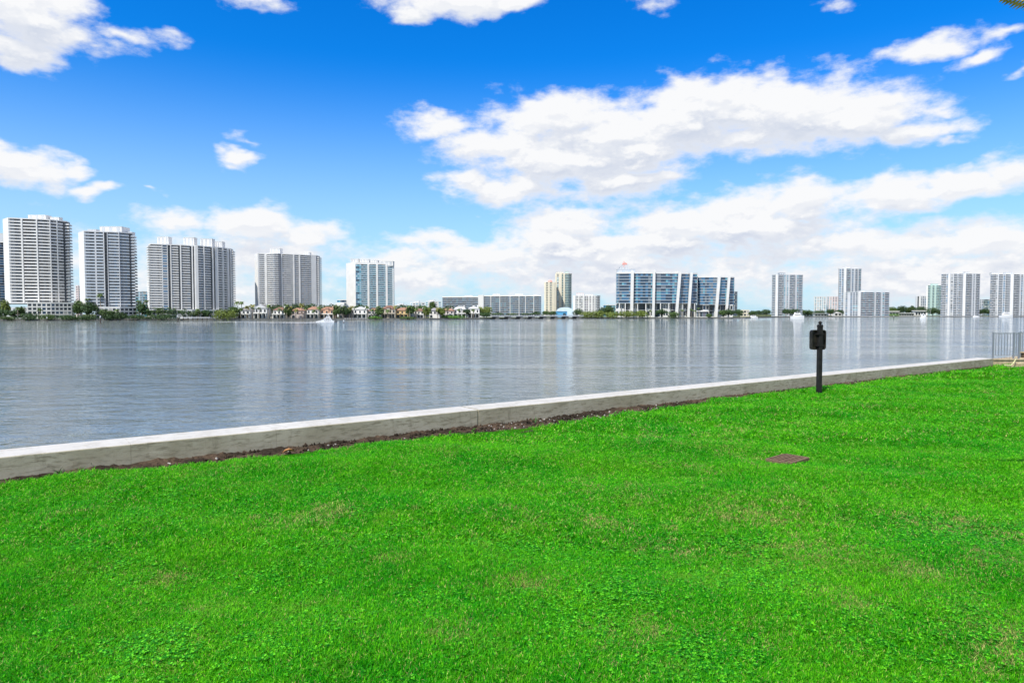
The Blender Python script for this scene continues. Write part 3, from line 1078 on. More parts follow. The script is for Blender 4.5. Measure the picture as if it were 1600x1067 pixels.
# ------------------------------------------------------------------ right shore towers
Y = 1150
b = bld('apartment_tower', 'white gridded tower standing alone left of the lamp post sign', 'tower', 1205, Y, G_RIGHT)
block(b, [(1205, 10), (1211, 4), (1211.5, 0), (1215, -2), (1215.5, 2), (1224, 3), (1227, 4), (1229, 5), (1231, 5.5), (1233, 6), (1242, 8), (1244.5, 9), (1247, 10), (1254, 13)],
      'BPEPbNPNPbPNB', Y, ZG, zt(429.5, 1210, Y), 24, 'white_grey', 'pale', 'pale_grey', 0.36, pane_w=2.6)
roofbox(b, 1218, 1227, 430, 426.5, Y + 12, 'mid_grey')
Y = 1700
b = bld('apartment_block', 'pale distant block left half of the pair behind the tree line', 'building', 1272, Y)
block(b, [(1272, 0), (1280, 0), (1290, 0)], 'NN', Y, ZG, zt(464, 1280, Y), 11, 'white', 'pale', pane_w=3)
b = bld('apartment_block', 'pale distant block nestled against the slim high tower', 'building', 1292, Y)
block(b, [(1291.5, 5), (1300, 3), (1312, 3)], 'NN', Y + 20, ZG, zt(463.5, 1300, Y), 11, 'pink_white', 'pale', pane_w=3)
Y = 1350
b = bld('apartment_tower', 'slim high tower rising behind the wide lower white block', 'tower', 1309, Y, G_RIGHT)
block(b, [(1308.5, 12), (1310, 6), (1317.5, 2), (1318, 0), (1321, -1), (1321.5, 2), (1328, 4), (1330, 5), (1333, 6), (1335, 7), (1339, 8), (1340.5, 9), (1345, 12)],
      'GNPEPbPNPbPB', Y, ZG, zt(420, 1315, Y), 27, 'white_grey', 'blue', 'pale_grey', 0.36, pane_w=2.8)
roofbox(b, 1320, 1328, 421, 417, Y + 10, 'white')
roofbox(b, 1332, 1340, 421, 418.5, Y + 14, 'white')
Y = 1200
b = bld('apartment_block', 'wide white mid-rise block in front of the slim high tower', 'building', 1319, Y, G_RIGHT)
block(b, [(1318.5, 6), (1319.5, 3), (1325, 2), (1327.5, 2), (1332, 1), (1340, 0), (1341, -2), (1344, -2), (1344.5, 1), (1352, 2), (1366, 5), (1368, 6), (1376, 8), (1378, 9), (1382, 10), (1389.5, 13)],
      'ENPNNPEPbbPbPNb', Y, ZG, zt(457, 1340, Y), 13, 'white_grey', 'blue', 'pale_grey', 0.34, pane_w=2.4)
roofbox(b, 1345, 1351, 458, 454.5, Y + 8, 'white')
Y = 1600
b = bld('apartment_block', 'low grey green stepped block left of the green glass tower', 'building', 1430, Y)
block(b, [(1430.5, 0), (1433, 0), (1435.5, 0), (1438, 0), (1447, 2)], 'PGEN', Y, ZG, zt(463, 1435, Y), 12, 'white_grey', 'grey', 'pale_green', pane_w=2.6)
b = bld('apartment_tower', 'pale green glass tower tucked behind the big white right tower', 'tower', 1447, Y, G_RIGHT)
block(b, [(1446.5, 2), (1449, 0), (1453, 0), (1456, 0), (1459, 0), (1462, 0), (1466, 0), (1472, 3)], 'EBPbPbB', Y, ZG, zt(446.5, 1450, Y), 19, 'pale_green', 'pale', 'pale_green', 0.34, pane_w=2.6)
roofbox(b, 1457, 1466, 447, 443.5, Y + 8, 'pale_green')
Y = 1300
b = bld('apartment_tower', 'big white gridded tower with two bright piers above the moored dinghy', 'tower', 1470, Y, G_RIGHT)
block(b, [(1469.5, 12), (1477, 8), (1480, 6), (1480.5, 4), (1483, 3), (1483.5, 6), (1489, 5), (1494, 4), (1497, 3), (1503, 1), (1504, -2), (1507.5, -3), (1508, 1), (1517.5, 4), (1519.5, 5), (1522, 6), (1523.5, 7), (1530.5, 11)],
      'BNPEPNBNbPEPbPNPB', Y, ZG, zt(428, 1500, Y), 24, 'white_grey', 'grey', 'pale_grey', 0.36, pane_w=2.6)
roofbox(b, 1497, 1505, 429, 424, Y + 12, 'white')
roofbox(b, 1508, 1515, 429, 425, Y + 14, 'white_grey')
Y = 1700
b = bld('apartment_block', 'small distant pale green block between the two right edge towers', 'building', 1531, Y)
block(b, [(1530, 0), (1536, 0), (1548, 2)], 'NL', Y, ZG, zt(468, 1535, Y), 10, 'white_grey', 'grey', 'pale_green', pane_w=3)
Y = 1320
b = bld('apartment_tower', 'white gridded tower cut by the right edge of the view', 'tower', 1547, Y, G_RIGHT)
block(b, [(1546.5, 10), (1555, 7), (1557.5, 6), (1559, 5), (1565.5, 3), (1570, 2), (1577, 0), (1578, -2), (1582, -3), (1582.5, 1), (1592, 4), (1594, 5), (1597, 6), (1599, 7), (1612, 12)],
      'BNPBNbPEPbPNPB', Y, ZG, zt(429, 1570, Y), 24, 'white_grey', 'grey', 'pale_grey', 0.36, pane_w=2.6)
roofbox(b, 1550, 1562, 429.5, 426.5, Y + 14, 'white')
roofbox(b, 1572, 1582, 429.5, 425.5, Y + 12, 'white_grey')


# club houses and low white buildings of the right shore
def lowhouse(name, label, x0, x1, yt, Y, wall, roofm, gable=False, n=1):
    b = bld(name, label, 'house', x0, Y)
    l = b.location
    a, c = at(x0, HOR, Y), at(x1, HOR, Y)
    zr = zt(yt, x0, Y) - ZG
    w = c.x - a.x
    mb = MB()
    mb.box(0, w, 0, 10, 0, zr * (0.72 if gable else 0.86))
    mb.build('wall', M[wall], b)
    mb = MB()
    if gable:
        e = zr * 0.72
        mb.face([(-0.5, -0.5, e), (w + 0.5, -0.5, e), (w * 0.5, -0.5, zr)], 0)
        mb.face([(-0.5, 10.5, e), (w * 0.5, 10.5, zr), (w + 0.5, 10.5, e)], 0)
        mb.face([(-0.5, -0.5, e), (w * 0.5, -0.5, zr), (w * 0.5, 10.5, zr), (-0.5, 10.5, e)], 0)
        mb.face([(w + 0.5, -0.5, e), (w + 0.5, 10.5, e), (w * 0.5, 10.5, zr), (w * 0.5, -0.5, zr)], 0)
        mb.face([(-0.5, -0.5, e), (-0.5, 10.5, e), (w + 0.5, 10.5, e), (w + 0.5, -0.5, e)], 0)
    else:
        mb.box(-1.2, w + 1.2, -2.5, 11, zr * 0.86 + 0.003, zr)
    mb.build('roof', M[roofm], b)
    k = max(2, int(w / 5))
    mb = MB()
    mb.box(-w / k * 0.32, w / k * 0.32, -0.08, -0.003, zr * 0.15, zr * 0.6)
    wm_ = mb.mesh('window', [M['glass_dark']])
    for i in range(k):
        inst('window', wm_, b, (w * (i + 0.5) / k, 0, 0))
    return b


lowhouse('clubhouse', 'long flat-roofed white clubhouse on the right shore behind the green hedge', 1385, 1404, 486, 1400, 'beige_white', 'white')
lowhouse('clubhouse', 'flat white waterfront terrace building in the middle of the low right row', 1405, 1428, 489, 1400, 'white', 'white')
lowhouse('clubhouse', 'two level flat-roofed white pavilion behind the small motorboat', 1430, 1447, 485, 1410, 'white', 'white')
lowhouse('boathouse', 'small white gabled boathouse below the wide mid-rise block', 1304, 1315, 487.5, 1280, 'white', 'white', True)
lowhouse('house', 'low pale green shed roofed house right of the lone gridded tower', 1255, 1270, 489.5, 1230, 'pale_green', 'white')
lowhouse('house', 'low white house under trees below the pale distant blocks', 1273, 1292, 489.5, 1250, 'white', 'pale_grey')
lowhouse('house', 'low white terrace at the foot of the big white right tower', 1476, 1500, 491.5, 1372, 'white', 'white')
lowhouse('house', 'low white terrace at the foot of the tower cut by the right edge', 1586, 1602, 490.5, 1372, 'white', 'white')

# boat shed by the bridge
Y = 860
b = bld('boat_shed', 'bright blue boat shed with pale barrel roof at the end of the bridge', 'shed', 869, Y)
l = b.location
a, c, e = at(869, HOR, Y), at(886, HOR, Y), at(897, HOR, Y)
mb = MB()
z1 = zt(486.5, 875, Y) - ZG
mb.box(0, c.x - a.x, 0, 12, 0, z1)
mb.build('wall', M['shed_blue'], b)
mb = MB()
x0, x1 = 0.4, e.x - a.x
zr = zt(480, 880, Y) - ZG
prof = [(x0 + (x1 - x0) * (0.5 - 0.5 * math.cos(math.pi * i / 10)), z1 * 0.4 + (zr - z1 * 0.4) * math.sin(math.pi * i / 10) ** 0.6) for i in range(11)]
prof = [(x0 + 2, z1 + 0.003)] + [p for p in prof if p[0] < (c.x - a.x) and p[1] > z1 + 0.05] + [p for p in prof if p[0] >= (c.x - a.x)]
prof[-1] = (x1, 0.2)
prof.append((c.x - a.x + 0.003, 0.2))
prof.append((c.x - a.x + 0.003, z1 + 0.003))
n_ = len(prof)
b0 = len(mb.v)
mb.v += [(p[0], -0.6, p[1]) for p in prof] + [(p[0], 12.6, p[1]) for p in prof]
for i in range(n_):
    j = (i + 1) % n_
    mb.f.append([b0 + i, b0 + j, b0 + n_ + j, b0 + n_ + i])
    mb.mi.append(0)
mb.f.append([b0 + n_ - 1 - i for i in range(n_)])
mb.mi.append(0)
mb.f.append([b0 + n_ + i for i in range(n_)])
mb.mi.append(0)
mb.build('roof', M['shed_pale'], b)
mb = MB()
mb.box(c.x - a.x - 5.0, c.x - a.x - 1.5, -0.1, -0.003, 0, z1 * 0.7)
mb.build('door', M['glass_deep'], b)

# bridge
a, c = at(768, HOR, ysh(768) - 6), at(912, HOR, ysh(912) - 16)
br = thing('bridge', 'low grey road bridge on short piers in front of the long low apartment building', 'bridge', (a.x, a.y, 0), math.atan2(c.y - a.y, c.x - a.x))
L = math.hypot(c.x - a.x, c.y - a.y)
mb = MB()
mb.box(0, L, 0, 9, 2.4, 3.3)
mb.build('deck', M['pale_grey'], br)
mb = MB()
for k in range(int(L / 3)):
    mb.box(k * 3, k * 3 + 0.25, -0.1, 0.15, 3.303, 4.2)
mb.box(0, L, -0.15, 0.2, 4.203, 4.45)
mb.build('parapet', M['white_grey'], br)
for k in range(8):
    mb = MB()
    mb.box(-1.6, 1.6, 0.3, 8.7, -1, 2.397)
    mb.box(-2.4, 2.4, -0.6, 9.4, -1, 0.7)
    mb.build('bridge_pier', M['bulkhead'], br, (L * (k + 0.5) / 8, 0, 0))

# ------------------------------------------------------------------ waterfront houses on the left


def house(label, x0, x1, yt, wall, roofm, style, trim='white'):
    xm = (x0 + x1) / 2
    Y = ysh(xm) + 9
    b = bld('house', label, 'house', x0, Y, 'two-storey houses along the left waterfront')
    a, c = at(x0, HOR, Y), at(x1, HOR, Y)
    w = c.x - a.x
    ht = zt(yt, xm, Y) - ZG
    e = ht * 0.74
    d = 9.0
    mb = MB()
    mb.box(0, w, 0, d, 0, e)
    if style == 'tower':
        mb.box(w * 0.38, w * 0.62, -0.8, 4, 0, e * 1.12)
    if style == 'wing':
        mb.box(w * 0.62, w * 1.0, -2.2, -0.003, 0, e * 0.62)
    mb.build('wall', M[wall], b)
    mb = MB()
    o = 0.6
    if style == 'gable':
        for (g0, g1, zz) in ((-o, w + o, ht),):
            mb.face([(g0, -o, e), (g1, -o, e), ((g0 + g1) / 2, -o, zz)], 1)
            mb.face([(g0, -o, e), ((g0 + g1) / 2, -o, zz), ((g0 + g1) / 2, d, zz), (g0, d, e)], 0)
            mb.face([(g1, -o, e), (g1, d, e), ((g0 + g1) / 2, d, zz), ((g0 + g1) / 2, -o, zz)], 0)
            mb.face([(g0, d, e), ((g0 + g1) / 2, d, zz), (g1, d, e)], 1)
            mb.face([(g0, -o, e - 0.002), (g0, d, e - 0.002), (g1, d, e - 0.002), (g1, -o, e - 0.002)], 1)
    else:
        r0, r1 = w * 0.32, w * 0.68
        A, B, C_, D_ = (-o, -o, e), (w + o, -o, e), (w + o, d + o, e), (-o, d + o, e)
        E_, G_ = (r0, d / 2, ht), (r1, d / 2, ht)
        mb.face([A, B, G_, E_])
        mb.face([B, C_, G_])
        mb.face([C_, D_, E_, G_])
        mb.face([D_, A, E_])
        mb.face([A, D_, C_, B])
        if style == 'tower':
            x2, x3, zz = w * 0.34, w * 0.66, e * 1.12
            T = (w * 0.5, 1.6, zz + 2.0)
            q4 = [(x2, -1.2, zz), (x3, -1.2, zz), (x3, 4.4, zz), (x2, 4.4, zz)]
            for i in range(4):
                mb.face([q4[i], q4[(i + 1) % 4], T])
        if style == 'wing':
            mb.box(w * 0.60, w * 1.02, -2.5, -0.01, e * 0.62 + 0.003, e * 0.62 + 0.4)
    mb.build('roof', [M[roofm], M[wall]], b)
    # upper windows, arched; lower loggia openings with columns
    kk = 3 if w < 13 else 4

    def arch(hw, z0, z1, y=-0.10):
        m_ = MB()
        pt = [(-hw, z0), (hw, z0), (hw, z1 - hw)] + [(hw * math.cos(t), z1 - hw + hw * math.sin(t)) for t in (0.5, 1.05, 1.57, 2.1, 2.65)] + [(-hw, z1 - hw)]
        b0 = len(m_.v)
        n = len(pt)
        m_.v += [(p[0], y, p[1]) for p in pt] + [(p[0], -0.004, p[1]) for p in pt]
        m_.f.append(list(range(b0, b0 + n)))
        m_.mi.append(0)
        for i in range(n):
            j = (i + 1) % n
            m_.f.append([b0 + j, b0 + i, b0 + n + i, b0 + n + j])
            m_.mi.append(1)
        return m_.mesh('window', [M['glass_dark'], M[trim]])
    up = arch(0.75, e * 0.56, e * 0.88)
    lo = arch(w / kk * 0.33, e * 0.04, e * 0.44)
    for i in range(kk):
        yy = -0.81 if style == 'tower' and i == 1 and kk == 3 else 0.0
        inst('window', up, b, (w * (i + 0.5) / kk, yy, 0))
        if not (style == 'wing' and i >= kk - 2):
            inst('loggia', lo, b, (w * (i + 0.5) / kk, yy, 0))
    mb = MB()
    for i in range(kk + 1):
        mb.box(w * i / kk * 0.96 + 0.0, w * i / kk * 0.96 + 0.5, -2.6, -2.1, 0, e * 0.47)
    mb.box(-0.3, w + 0.3, -2.8, -0.15, e * 0.47 + 0.003, e * 0.52)
    mb.box(-0.3, w + 0.3, -2.8, -2.6, e * 0.52 + 0.003, e * 0.60)
    if style != 'wing':
        mb.build('porch', M[trim], b)
    mb = MB()
    mb.box(w * 0.78, w * 0.78 + 0.9, d * 0.5, d * 0.5 + 0.9, e, ht + 0.8)
    mb.build('chimney', M[wall], b)
    return b


house('grey white house hidden behind palms, leftmost of the waterfront row', 371, 391, 480, 'white_grey', 'roof_slate', 'hip')
house('grey house with a high pointed gable below the middle tower', 398, 417, 475.5, 'white_grey', 'roof_slate', 'gable')
house('white house with brown hipped roof between two palm clumps', 427, 445, 480, 'white', 'roof_brown', 'hip')
house('pinkish grey house with a low side wing beneath the middle tower', 455, 475, 481, 'wall_pinkgrey', 'roof_terracotta', 'wing')
house('white house under a bright orange tiled roof', 479.5, 498, 479, 'white', 'roof_terracotta', 'hip')
house('peach coloured house behind the white boat spray', 500, 522, 479.5, 'wall_peach', 'roof_terracotta', 'tower', 'beige_white')
house('dark grey house half hidden by palms left of the white arcaded house', 529, 549, 481, 'wall_dark', 'roof_slate', 'wing')
house('white arcaded house with white gable in front of the teal tower', 552, 573, 479, 'white', 'white_grey', 'gable')
house('small white house with red roof in front of the teal tower', 576, 590, 481.5, 'white', 'roof_terracotta', 'hip')
house('tall beige house with a projecting central bay', 596, 618, 477.5, 'wall_stone', 'roof_brown', 'tower', 'wall_stone')
house('tan yellow house behind a clipped hedge', 619, 638, 480.5, 'wall_tan', 'roof_terracotta', 'hip', 'wall_tan')
house('cream house with wide dark openings right of the tan house', 647, 662, 482, 'beige_white', 'roof_brown', 'hip')
house('white house with slate roof right of the cream house', 671, 688, 481, 'white', 'roof_slate', 'wing')
house('pink roofed house behind the bright green hedge', 690, 709, 481.5, 'wall_pinkgrey', 'roof_terracotta', 'hip')
house('large white villa with flat grey trim near the bridge', 709, 728, 478.5, 'white', 'white_grey', 'tower')
house('white villa with a stepped gable, last house before the bridge', 731, 749, 477.5, 'white', 'white_grey', 'gable')

# small docks at the water's edge
a, c = at(276, HOR, ysh(300) - 8), at(328, HOR, ysh(300) - 8)
dk = thing('boat_dock', 'long flat white-topped dock in front of the broad white tower', 'dock', (a.x, a.y, 0))
mb = MB()
mb.box(0, c.x - a.x, 0, 4, 2.0, 2.5)
mb.build('deck', M['white_grey'], dk)
for k in range(7):
    mb = MB()
    mb.box(-0.3, 0.3, 0.4, 1.0, -1, 1.997)
    mb.build('pile', M['pile_wood'], dk, ((c.x - a.x) * (k + 0.3) / 7, 0, 0))
for x0, x1, lb in ((430, 447, 'low dark dock below the brown roofed white house'), (456, 476, 'low dark dock below the pinkish grey house'), (536, 552, 'pale dock with boat lift below the dark grey house'),
                   (553, 573, 'white dock below the white arcaded house'), (724, 748, 'dark dock below the white villas'), (196, 214, 'grey dock at the foot of the second tower')):
    Yd = ysh(x0) - 5
    a, c = at(x0, HOR, Yd), at(x1, HOR, Yd)
    dk = thing('boat_dock', lb, 'dock', (a.x, a.y, 0), 0, 'private docks along the left shore')
    mb = MB()
    mb.box(0, c.x - a.x, 0, 2.5, 1.0, 1.3)
    mb.build('deck', M['white_grey'] if 'white dock' in lb or 'pale' in lb else M['bulkhead'], dk)
    for k in range(4):
        mb = MB()
        mb.box(-0.15, 0.15, -0.3, 0.0, -1, 1.9)
        mb.build('pile', M['pile_wood'], dk, ((c.x - a.x) * (k + 0.3) / 4, 0, 0))


# ------------------------------------------------------------------ trees and shrubs of the far shore
def crown_mesh(name, w, h, dep, nleaf, size, m, lobes=7, seed=0, bottom=0.0):
    """leaf clumps filling a lumpy volume w x dep x h, with gaps"""
    r = random.Random(seed)
    lb = []
    for i in range(lobes):
        a = 2 * math.pi * (i + r.random() * 0.7) / lobes
        k = r.uniform(0.25, 0.62)
        lb.append((w / 2 * k * math.cos(a), dep / 2 * k * math.sin(a), bottom + h * r.uniform(0.35, 0.68), r.uniform(0.26, 0.42)))
    lb.append((0, 0, bottom + h * 0.62, 0.40))
    mb = MB()
    for i in range(nleaf):
        cx, cy, cz, rr = lb[r.randrange(len(lb))]
        v = Vector((r.gauss(0, 1), r.gauss(0, 1), r.gauss(0, 1))).normalized()
        k = r.uniform(0.55, 1.0) ** 0.6
        p = Vector((cx + v.x * rr * w * k, cy + v.y * rr * dep * k, cz + v.z * rr * h * k * 1.1))
        if p.z < bottom * 0.6:
            p.z = bottom * 0.6 + r.random() * h * 0.15
        nn = (v + Vector((r.gauss(0, .5), r.gauss(0, .5), r.gauss(0, .5) + 0.3))).normalized()
        u = nn.orthogonal().normalized()
        q_ = nn.cross(u)
        s = size * r.uniform(0.6, 1.4)
        a = r.random() * 6.28
        u2 = u * math.cos(a) + q_ * math.sin(a)
        q2 = nn.cross(u2)
        mb.face([p - u2 * s, p - q2 * s * 0.6, p + u2 * s, p + q2 * s * 0.6 + nn * s * 0.2])
    return mb.mesh(name, [m])


def trunk_mesh(h, r0, seed):
    r = random.Random(seed)
    mb = MB()
    mb.tube([(0, 0, -0.5), (r.uniform(-.2, .2), r.uniform(-.2, .2), h * 0.5), (r.uniform(-.4, .4), r.uniform(-.4, .4), h)], [r0, r0 * 0.8, r0 * 0.45], 6)
    for k in range(4):
        a = r.random() * 6.28
        mb.tube([(0, 0, h * 0.55), (math.cos(a) * h * 0.3, math.sin(a) * h * 0.3, h * 0.95)], [r0 * 0.5, r0 * 0.2], 5)
    return mb.mesh('trunk', [M['trunk']])


def palm_meshes(h, fr, m, seed, nfr=15):
    r = random.Random(seed)
    mb = MB()
    bend = r.uniform(-0.6, 0.6)
    top = Vector((bend, r.uniform(-.3, .3), h))
    mb.tube([(0, 0, -0.5), (bend * 0.35, 0, h * 0.5), tuple(top)], [0.36, 0.27, 0.22], 6)
    tr = mb.mesh('trunk', [M['palm_trunk']])
    mb = MB()
    for k in range(nfr):
        a = 2 * math.pi * k / nfr + r.uniform(-.25, .25)
        lift = r.uniform(-0.35, 0.95)
        L = fr * r.uniform(0.8, 1.1)
        d = Vector((math.cos(a), math.sin(a), 0))
        sd = Vector((-math.sin(a), math.cos(a), 0))
        pts = []
        for i in range(6):
            t = i / 5
            pts.append(top + d * L * t * (0.95 - 0.25 * t) + Vector((0, 0, L * (lift * t - (0.55 + 0.4 * max(lift, 0)) * t * t))))
        for i in range(5):
            w0 = fr * 0.15 * math.sin(math.pi * min(1, 0.15 + 0.85 * i / 5)) + 0.05
            w1 = fr * 0.15 * math.sin(math.pi * min(1, 0.15 + 0.85 * (i + 1) / 5)) + 0.02
            dn = Vector((0, 0, -0.5))
            mb.face([pts[i], pts[i] + (sd + dn) * w0, pts[i + 1] + (sd + dn) * w1, pts[i + 1]])
            mb.face([pts[i], pts[i + 1], pts[i + 1] + (-sd + dn) * w1, pts[i] + (-sd + dn) * w0])
    return tr, mb.mesh('crown', [m])


TREE_N = [0]


def tree(px, wpx, ytop, ybase, label, leaf='leaf_dark', back=3.0, name='tree', group='trees along the far shore'):
    """broad tree or mangrove filling a patch of the photograph, at its own place on the shore"""
    Y = ysh(px) + back
    k = Y / F
    w, h = wpx * k, (ybase - ytop) * k
    zb = max(ZG - 0.6, zt(ybase, px, Y)) if back > 0 else 0.0
    zb = ZG - 0.3 if back > 2 else 0.2
    h = max(zt(ytop, px, Y) - zb, 1.5)
    TREE_N[0] += 1
    p = at(px, HOR, Y)
    t = thing(name, label, 'shrub' if name in ('mangrove', 'hedge', 'shrub') else 'tree', (p.x, p.y, zb), random.random() * 0.4, group)
    low = name in ('mangrove', 'hedge', 'shrub')
    n = int(min(2200, 340 + w * h * 4.5))
    cm = crown_mesh('crown', w, h * (1.02 if low else 0.80), min(w, 12.0), n, 0.42 + 0.02 * h, M[leaf], 9 if low else 7, TREE_N[0], 0.0 if low else h * 0.24)
    inst('crown', cm, t)
    inst('trunk', trunk_mesh(h * (0.5 if low else 0.65), 0.18 + 0.02 * h, TREE_N[0]), t)
    return t


def palm(px, ytop, label, m='frond_green', back=5.0, fr=2.6):
    Y = ysh(px) + back
    zb = ZG - 0.2
    h = zt(ytop, px, Y) - zb - fr * 0.25
    TREE_N[0] += 1
    p = at(px, HOR, Y)
    t = thing('palm_tree', label, 'palm', (p.x, p.y, zb), random.random() * 6, 'palms along the far shore')
    tr, cr = palm_meshes(h, fr, M[m], TREE_N[0])
    inst('trunk', tr, t)
    inst('crown', cr, t)
    return t


T = tree
# left shore, in front of the first two towers
T(2, 26, 484, 499, 'dark rounded tree at the left edge of the shore', 'leaf_dark', 6)
T(8, 14, 470, 492, 'yellow green tree against the sliver tower at the left edge', 'leaf_olive', 14)
T(22, 18, 485, 497, 'small dark tree below the white terrace left of the tallest tower', 'leaf_dark', 6)
T(34, 10, 480, 495, 'small upright tree before the left corner of the tallest tower podium', 'leaf_mid', 5)
T(45, 32, 489.5, 502, 'round mangrove at the waterline before the tallest tower', 'leaf_dark', -1.5, 'mangrove')
T(12, 22, 494, 502, 'low mangrove tuft at the left edge of the waterline', 'leaf_mid', -1.5, 'mangrove')
T(106, 30, 491.5, 502, 'wide mangrove at the waterline right of the tallest tower podium', 'leaf_dark', -1.5, 'mangrove')
T(122, 14, 469, 494, 'tall tree in the gap between the two leftmost towers', 'leaf_mid', 12)
T(140, 26, 473, 500, 'big dark tree before the left side of the second tower', 'leaf_dark', 4)
T(166, 24, 484, 501, 'bushy tree before the podium of the second tower', 'leaf_mid', 3)
T(170, 20, 491, 502, 'mangrove at the waterline below the second tower', 'leaf_dark', -1.5, 'mangrove')
T(211, 24, 491.5, 502, 'mangrove at the waterline right of the second tower', 'leaf_dark', -1.5, 'mangrove')
T(222, 16, 474, 498, 'tall tree between the second tower and the broad tower', 'leaf_dark', 8)
T(236, 16, 482, 499, 'dark tree before the left foot of the broad tower', 'leaf_dark', 4)
T(250, 24, 479.5, 500, 'dense dark tree before the left bays of the broad tower', 'leaf_mid', 4)
T(268, 26, 481, 500, 'dense tree left of the white-topped dock', 'leaf_dark', 4)
T(248, 56, 491, 502, 'long mangrove thicket before the broad tower', 'leaf_dark', -1.5, 'mangrove')
T(290, 22, 484, 496, 'tree behind the left half of the white-topped dock', 'leaf_dark', 5)
T(305, 20, 486, 496, 'low tree behind the middle of the white-topped dock', 'leaf_mid', 5)
T(322, 14, 485, 496, 'low tree behind the right end of the white-topped dock', 'leaf_dark', 5)
T(350, 40, 483.5, 501, 'wide olive green mangrove right of the white-topped dock', 'leaf_olive', 0, 'mangrove')
T(366, 16, 480, 498, 'dark tree at the right foot of the broad tower', 'leaf_mid', 6)
palm(158, 458, 'tall palm standing out against the second tower', 'frond_green', 8, 4.2)
palm(137, 466, 'palm rising above the big dark tree at the second tower', 'frond_green', 9, 3.8)
palm(218, 468, 'palm left of the narrow pale far tower', 'frond_green', 10, 3.8)
palm(230, 468.5, 'palm in front of the narrow pale far tower', 'frond_green', 10, 3.8)
palm(371, 470, 'left one of two dark palms right of the broad tower', 'frond_green', 12, 3.8)
palm(378, 470.5, 'right one of two dark palms right of the broad tower', 'frond_green', 12, 3.8)
# among the houses
for (x, yt, m, lb) in (
        (376, 482, 'frond_green', 'green palm before the leftmost waterfront house'), (386, 479, 'frond_yellow', 'yellowish palm before the right half of the leftmost house'),
        (394, 476.5, 'frond_yellow', 'yellowish palm left of the gabled grey house'), (419, 477, 'frond_green', 'green palm right of the gabled grey house'),
        (424, 479, 'frond_green', 'green palm left of the brown roofed house'), (448, 476, 'frond_green', 'tall green palm right of the brown roofed house'),
        (453, 479, 'frond_yellow', 'yellowish palm left of the pinkish grey house'), (472, 476, 'frond_yellow', 'tall yellow palm between pinkish grey and orange roofed houses'),
        (477, 480, 'frond_green', 'short palm left of the orange roofed house'), (498, 480, 'frond_green', 'palm between the orange roofed and peach houses'),
        (524, 477, 'frond_green', 'palm right of the peach house'), (530, 478, 'frond_green', 'palm before the left of the dark grey house'),
        (550, 479, 'frond_yellow', 'palm left of the white arcaded house'), (574, 479, 'frond_green', 'palm between the arcaded and small red roofed houses'),
        (592, 479, 'frond_green', 'palm left of the tall beige house'), (618, 478, 'frond_yellow', 'palm between the beige and tan houses'),
        (640, 478, 'frond_green', 'palm right of the tan house'), (665, 478.5, 'frond_green', 'palm between the cream house and the slate roofed white house'),
        (606, 484, 'frond_green', 'short palm in front of the tall beige house')):
    palm(x, yt - 1.5, lb, m, 2.0, 4.2)
T(412, 22, 476, 494, 'tree behind the gabled grey house', 'leaf_mid', 22)
T(450, 14, 479, 499, 'leafy tree between the brown roofed and pinkish grey houses', 'leaf_mid', 4)
T(465, 26, 474.5, 494, 'tree clump behind the pinkish grey house', 'leaf_dark', 24)
T(485, 20, 476, 494, 'dark tree behind the orange roofed house', 'leaf_dark', 24)
T(526, 14, 480, 499, 'bush between the peach and dark grey houses', 'leaf_mid', 3)
T(518, 20, 476.5, 494, 'dark tree behind the peach house', 'leaf_dark', 24)
T(540, 18, 479, 496, 'tree shading the dark grey house', 'leaf_dark', 4)
T(563, 18, 476, 492, 'bright tree behind the white arcaded house', 'leaf_mid', 26)
T(592, 14, 481, 499, 'leafy tree left of the tall beige house', 'leaf_mid', 3)
T(587, 22, 494, 501, 'green hedge below the small red roofed house', 'leaf_bright', 1, 'hedge')
T(637, 28, 494.5, 501, 'dark green hedge below the tan house', 'leaf_mid', 1, 'hedge')
T(642, 14, 478, 498, 'round tree between the tan and cream houses', 'leaf_mid', 5)
T(628, 24, 477, 494, 'dark tree behind the tan house', 'leaf_dark', 26)
T(667, 14, 480, 499, 'round olive tree right of the cream house', 'leaf_olive', 4)
T(676, 12, 472, 494, 'tall tree behind the slate roofed white house', 'leaf_mid', 26)
T(689, 14, 481, 498, 'olive tree left of the pink roofed house', 'leaf_olive', 3)
T(706, 40, 492.5, 500.5, 'long bright green hedge at the waterline before the pink roofed house', 'leaf_bright', 0.5, 'hedge')
T(729, 12, 483, 497, 'grey green tree between the two white villas', 'leaf_dark', 4)
T(748, 18, 480, 490, 'olive tree left of the bridge end', 'leaf_olive', 16)
T(760, 18, 480.5, 492, 'olive tree at the bridge end', 'leaf_olive', 14)
T(757, 22, 488, 499, 'dark bush under the olive trees at the bridge end', 'leaf_dark', 2)
for x, w, yt, lb, lf in ((778, 20, 488.5, 'bush at the left foot of the long block', 'leaf_dark'), (800, 18, 489.5, 'second bush along the foot of the long block', 'leaf_mid'),
                         (822, 18, 489, 'third bush along the foot of the long block', 'leaf_dark'), (838, 14, 487.5, 'bush at the right foot of the long block', 'leaf_dark'),
                         (853, 14, 485.5, 'small tree below the shorter cream tower', 'leaf_mid'), (864, 12, 487, 'dark bush left of the blue boat shed', 'leaf_dark')):
    T(x, w, yt, 495, lb, lf, 24)

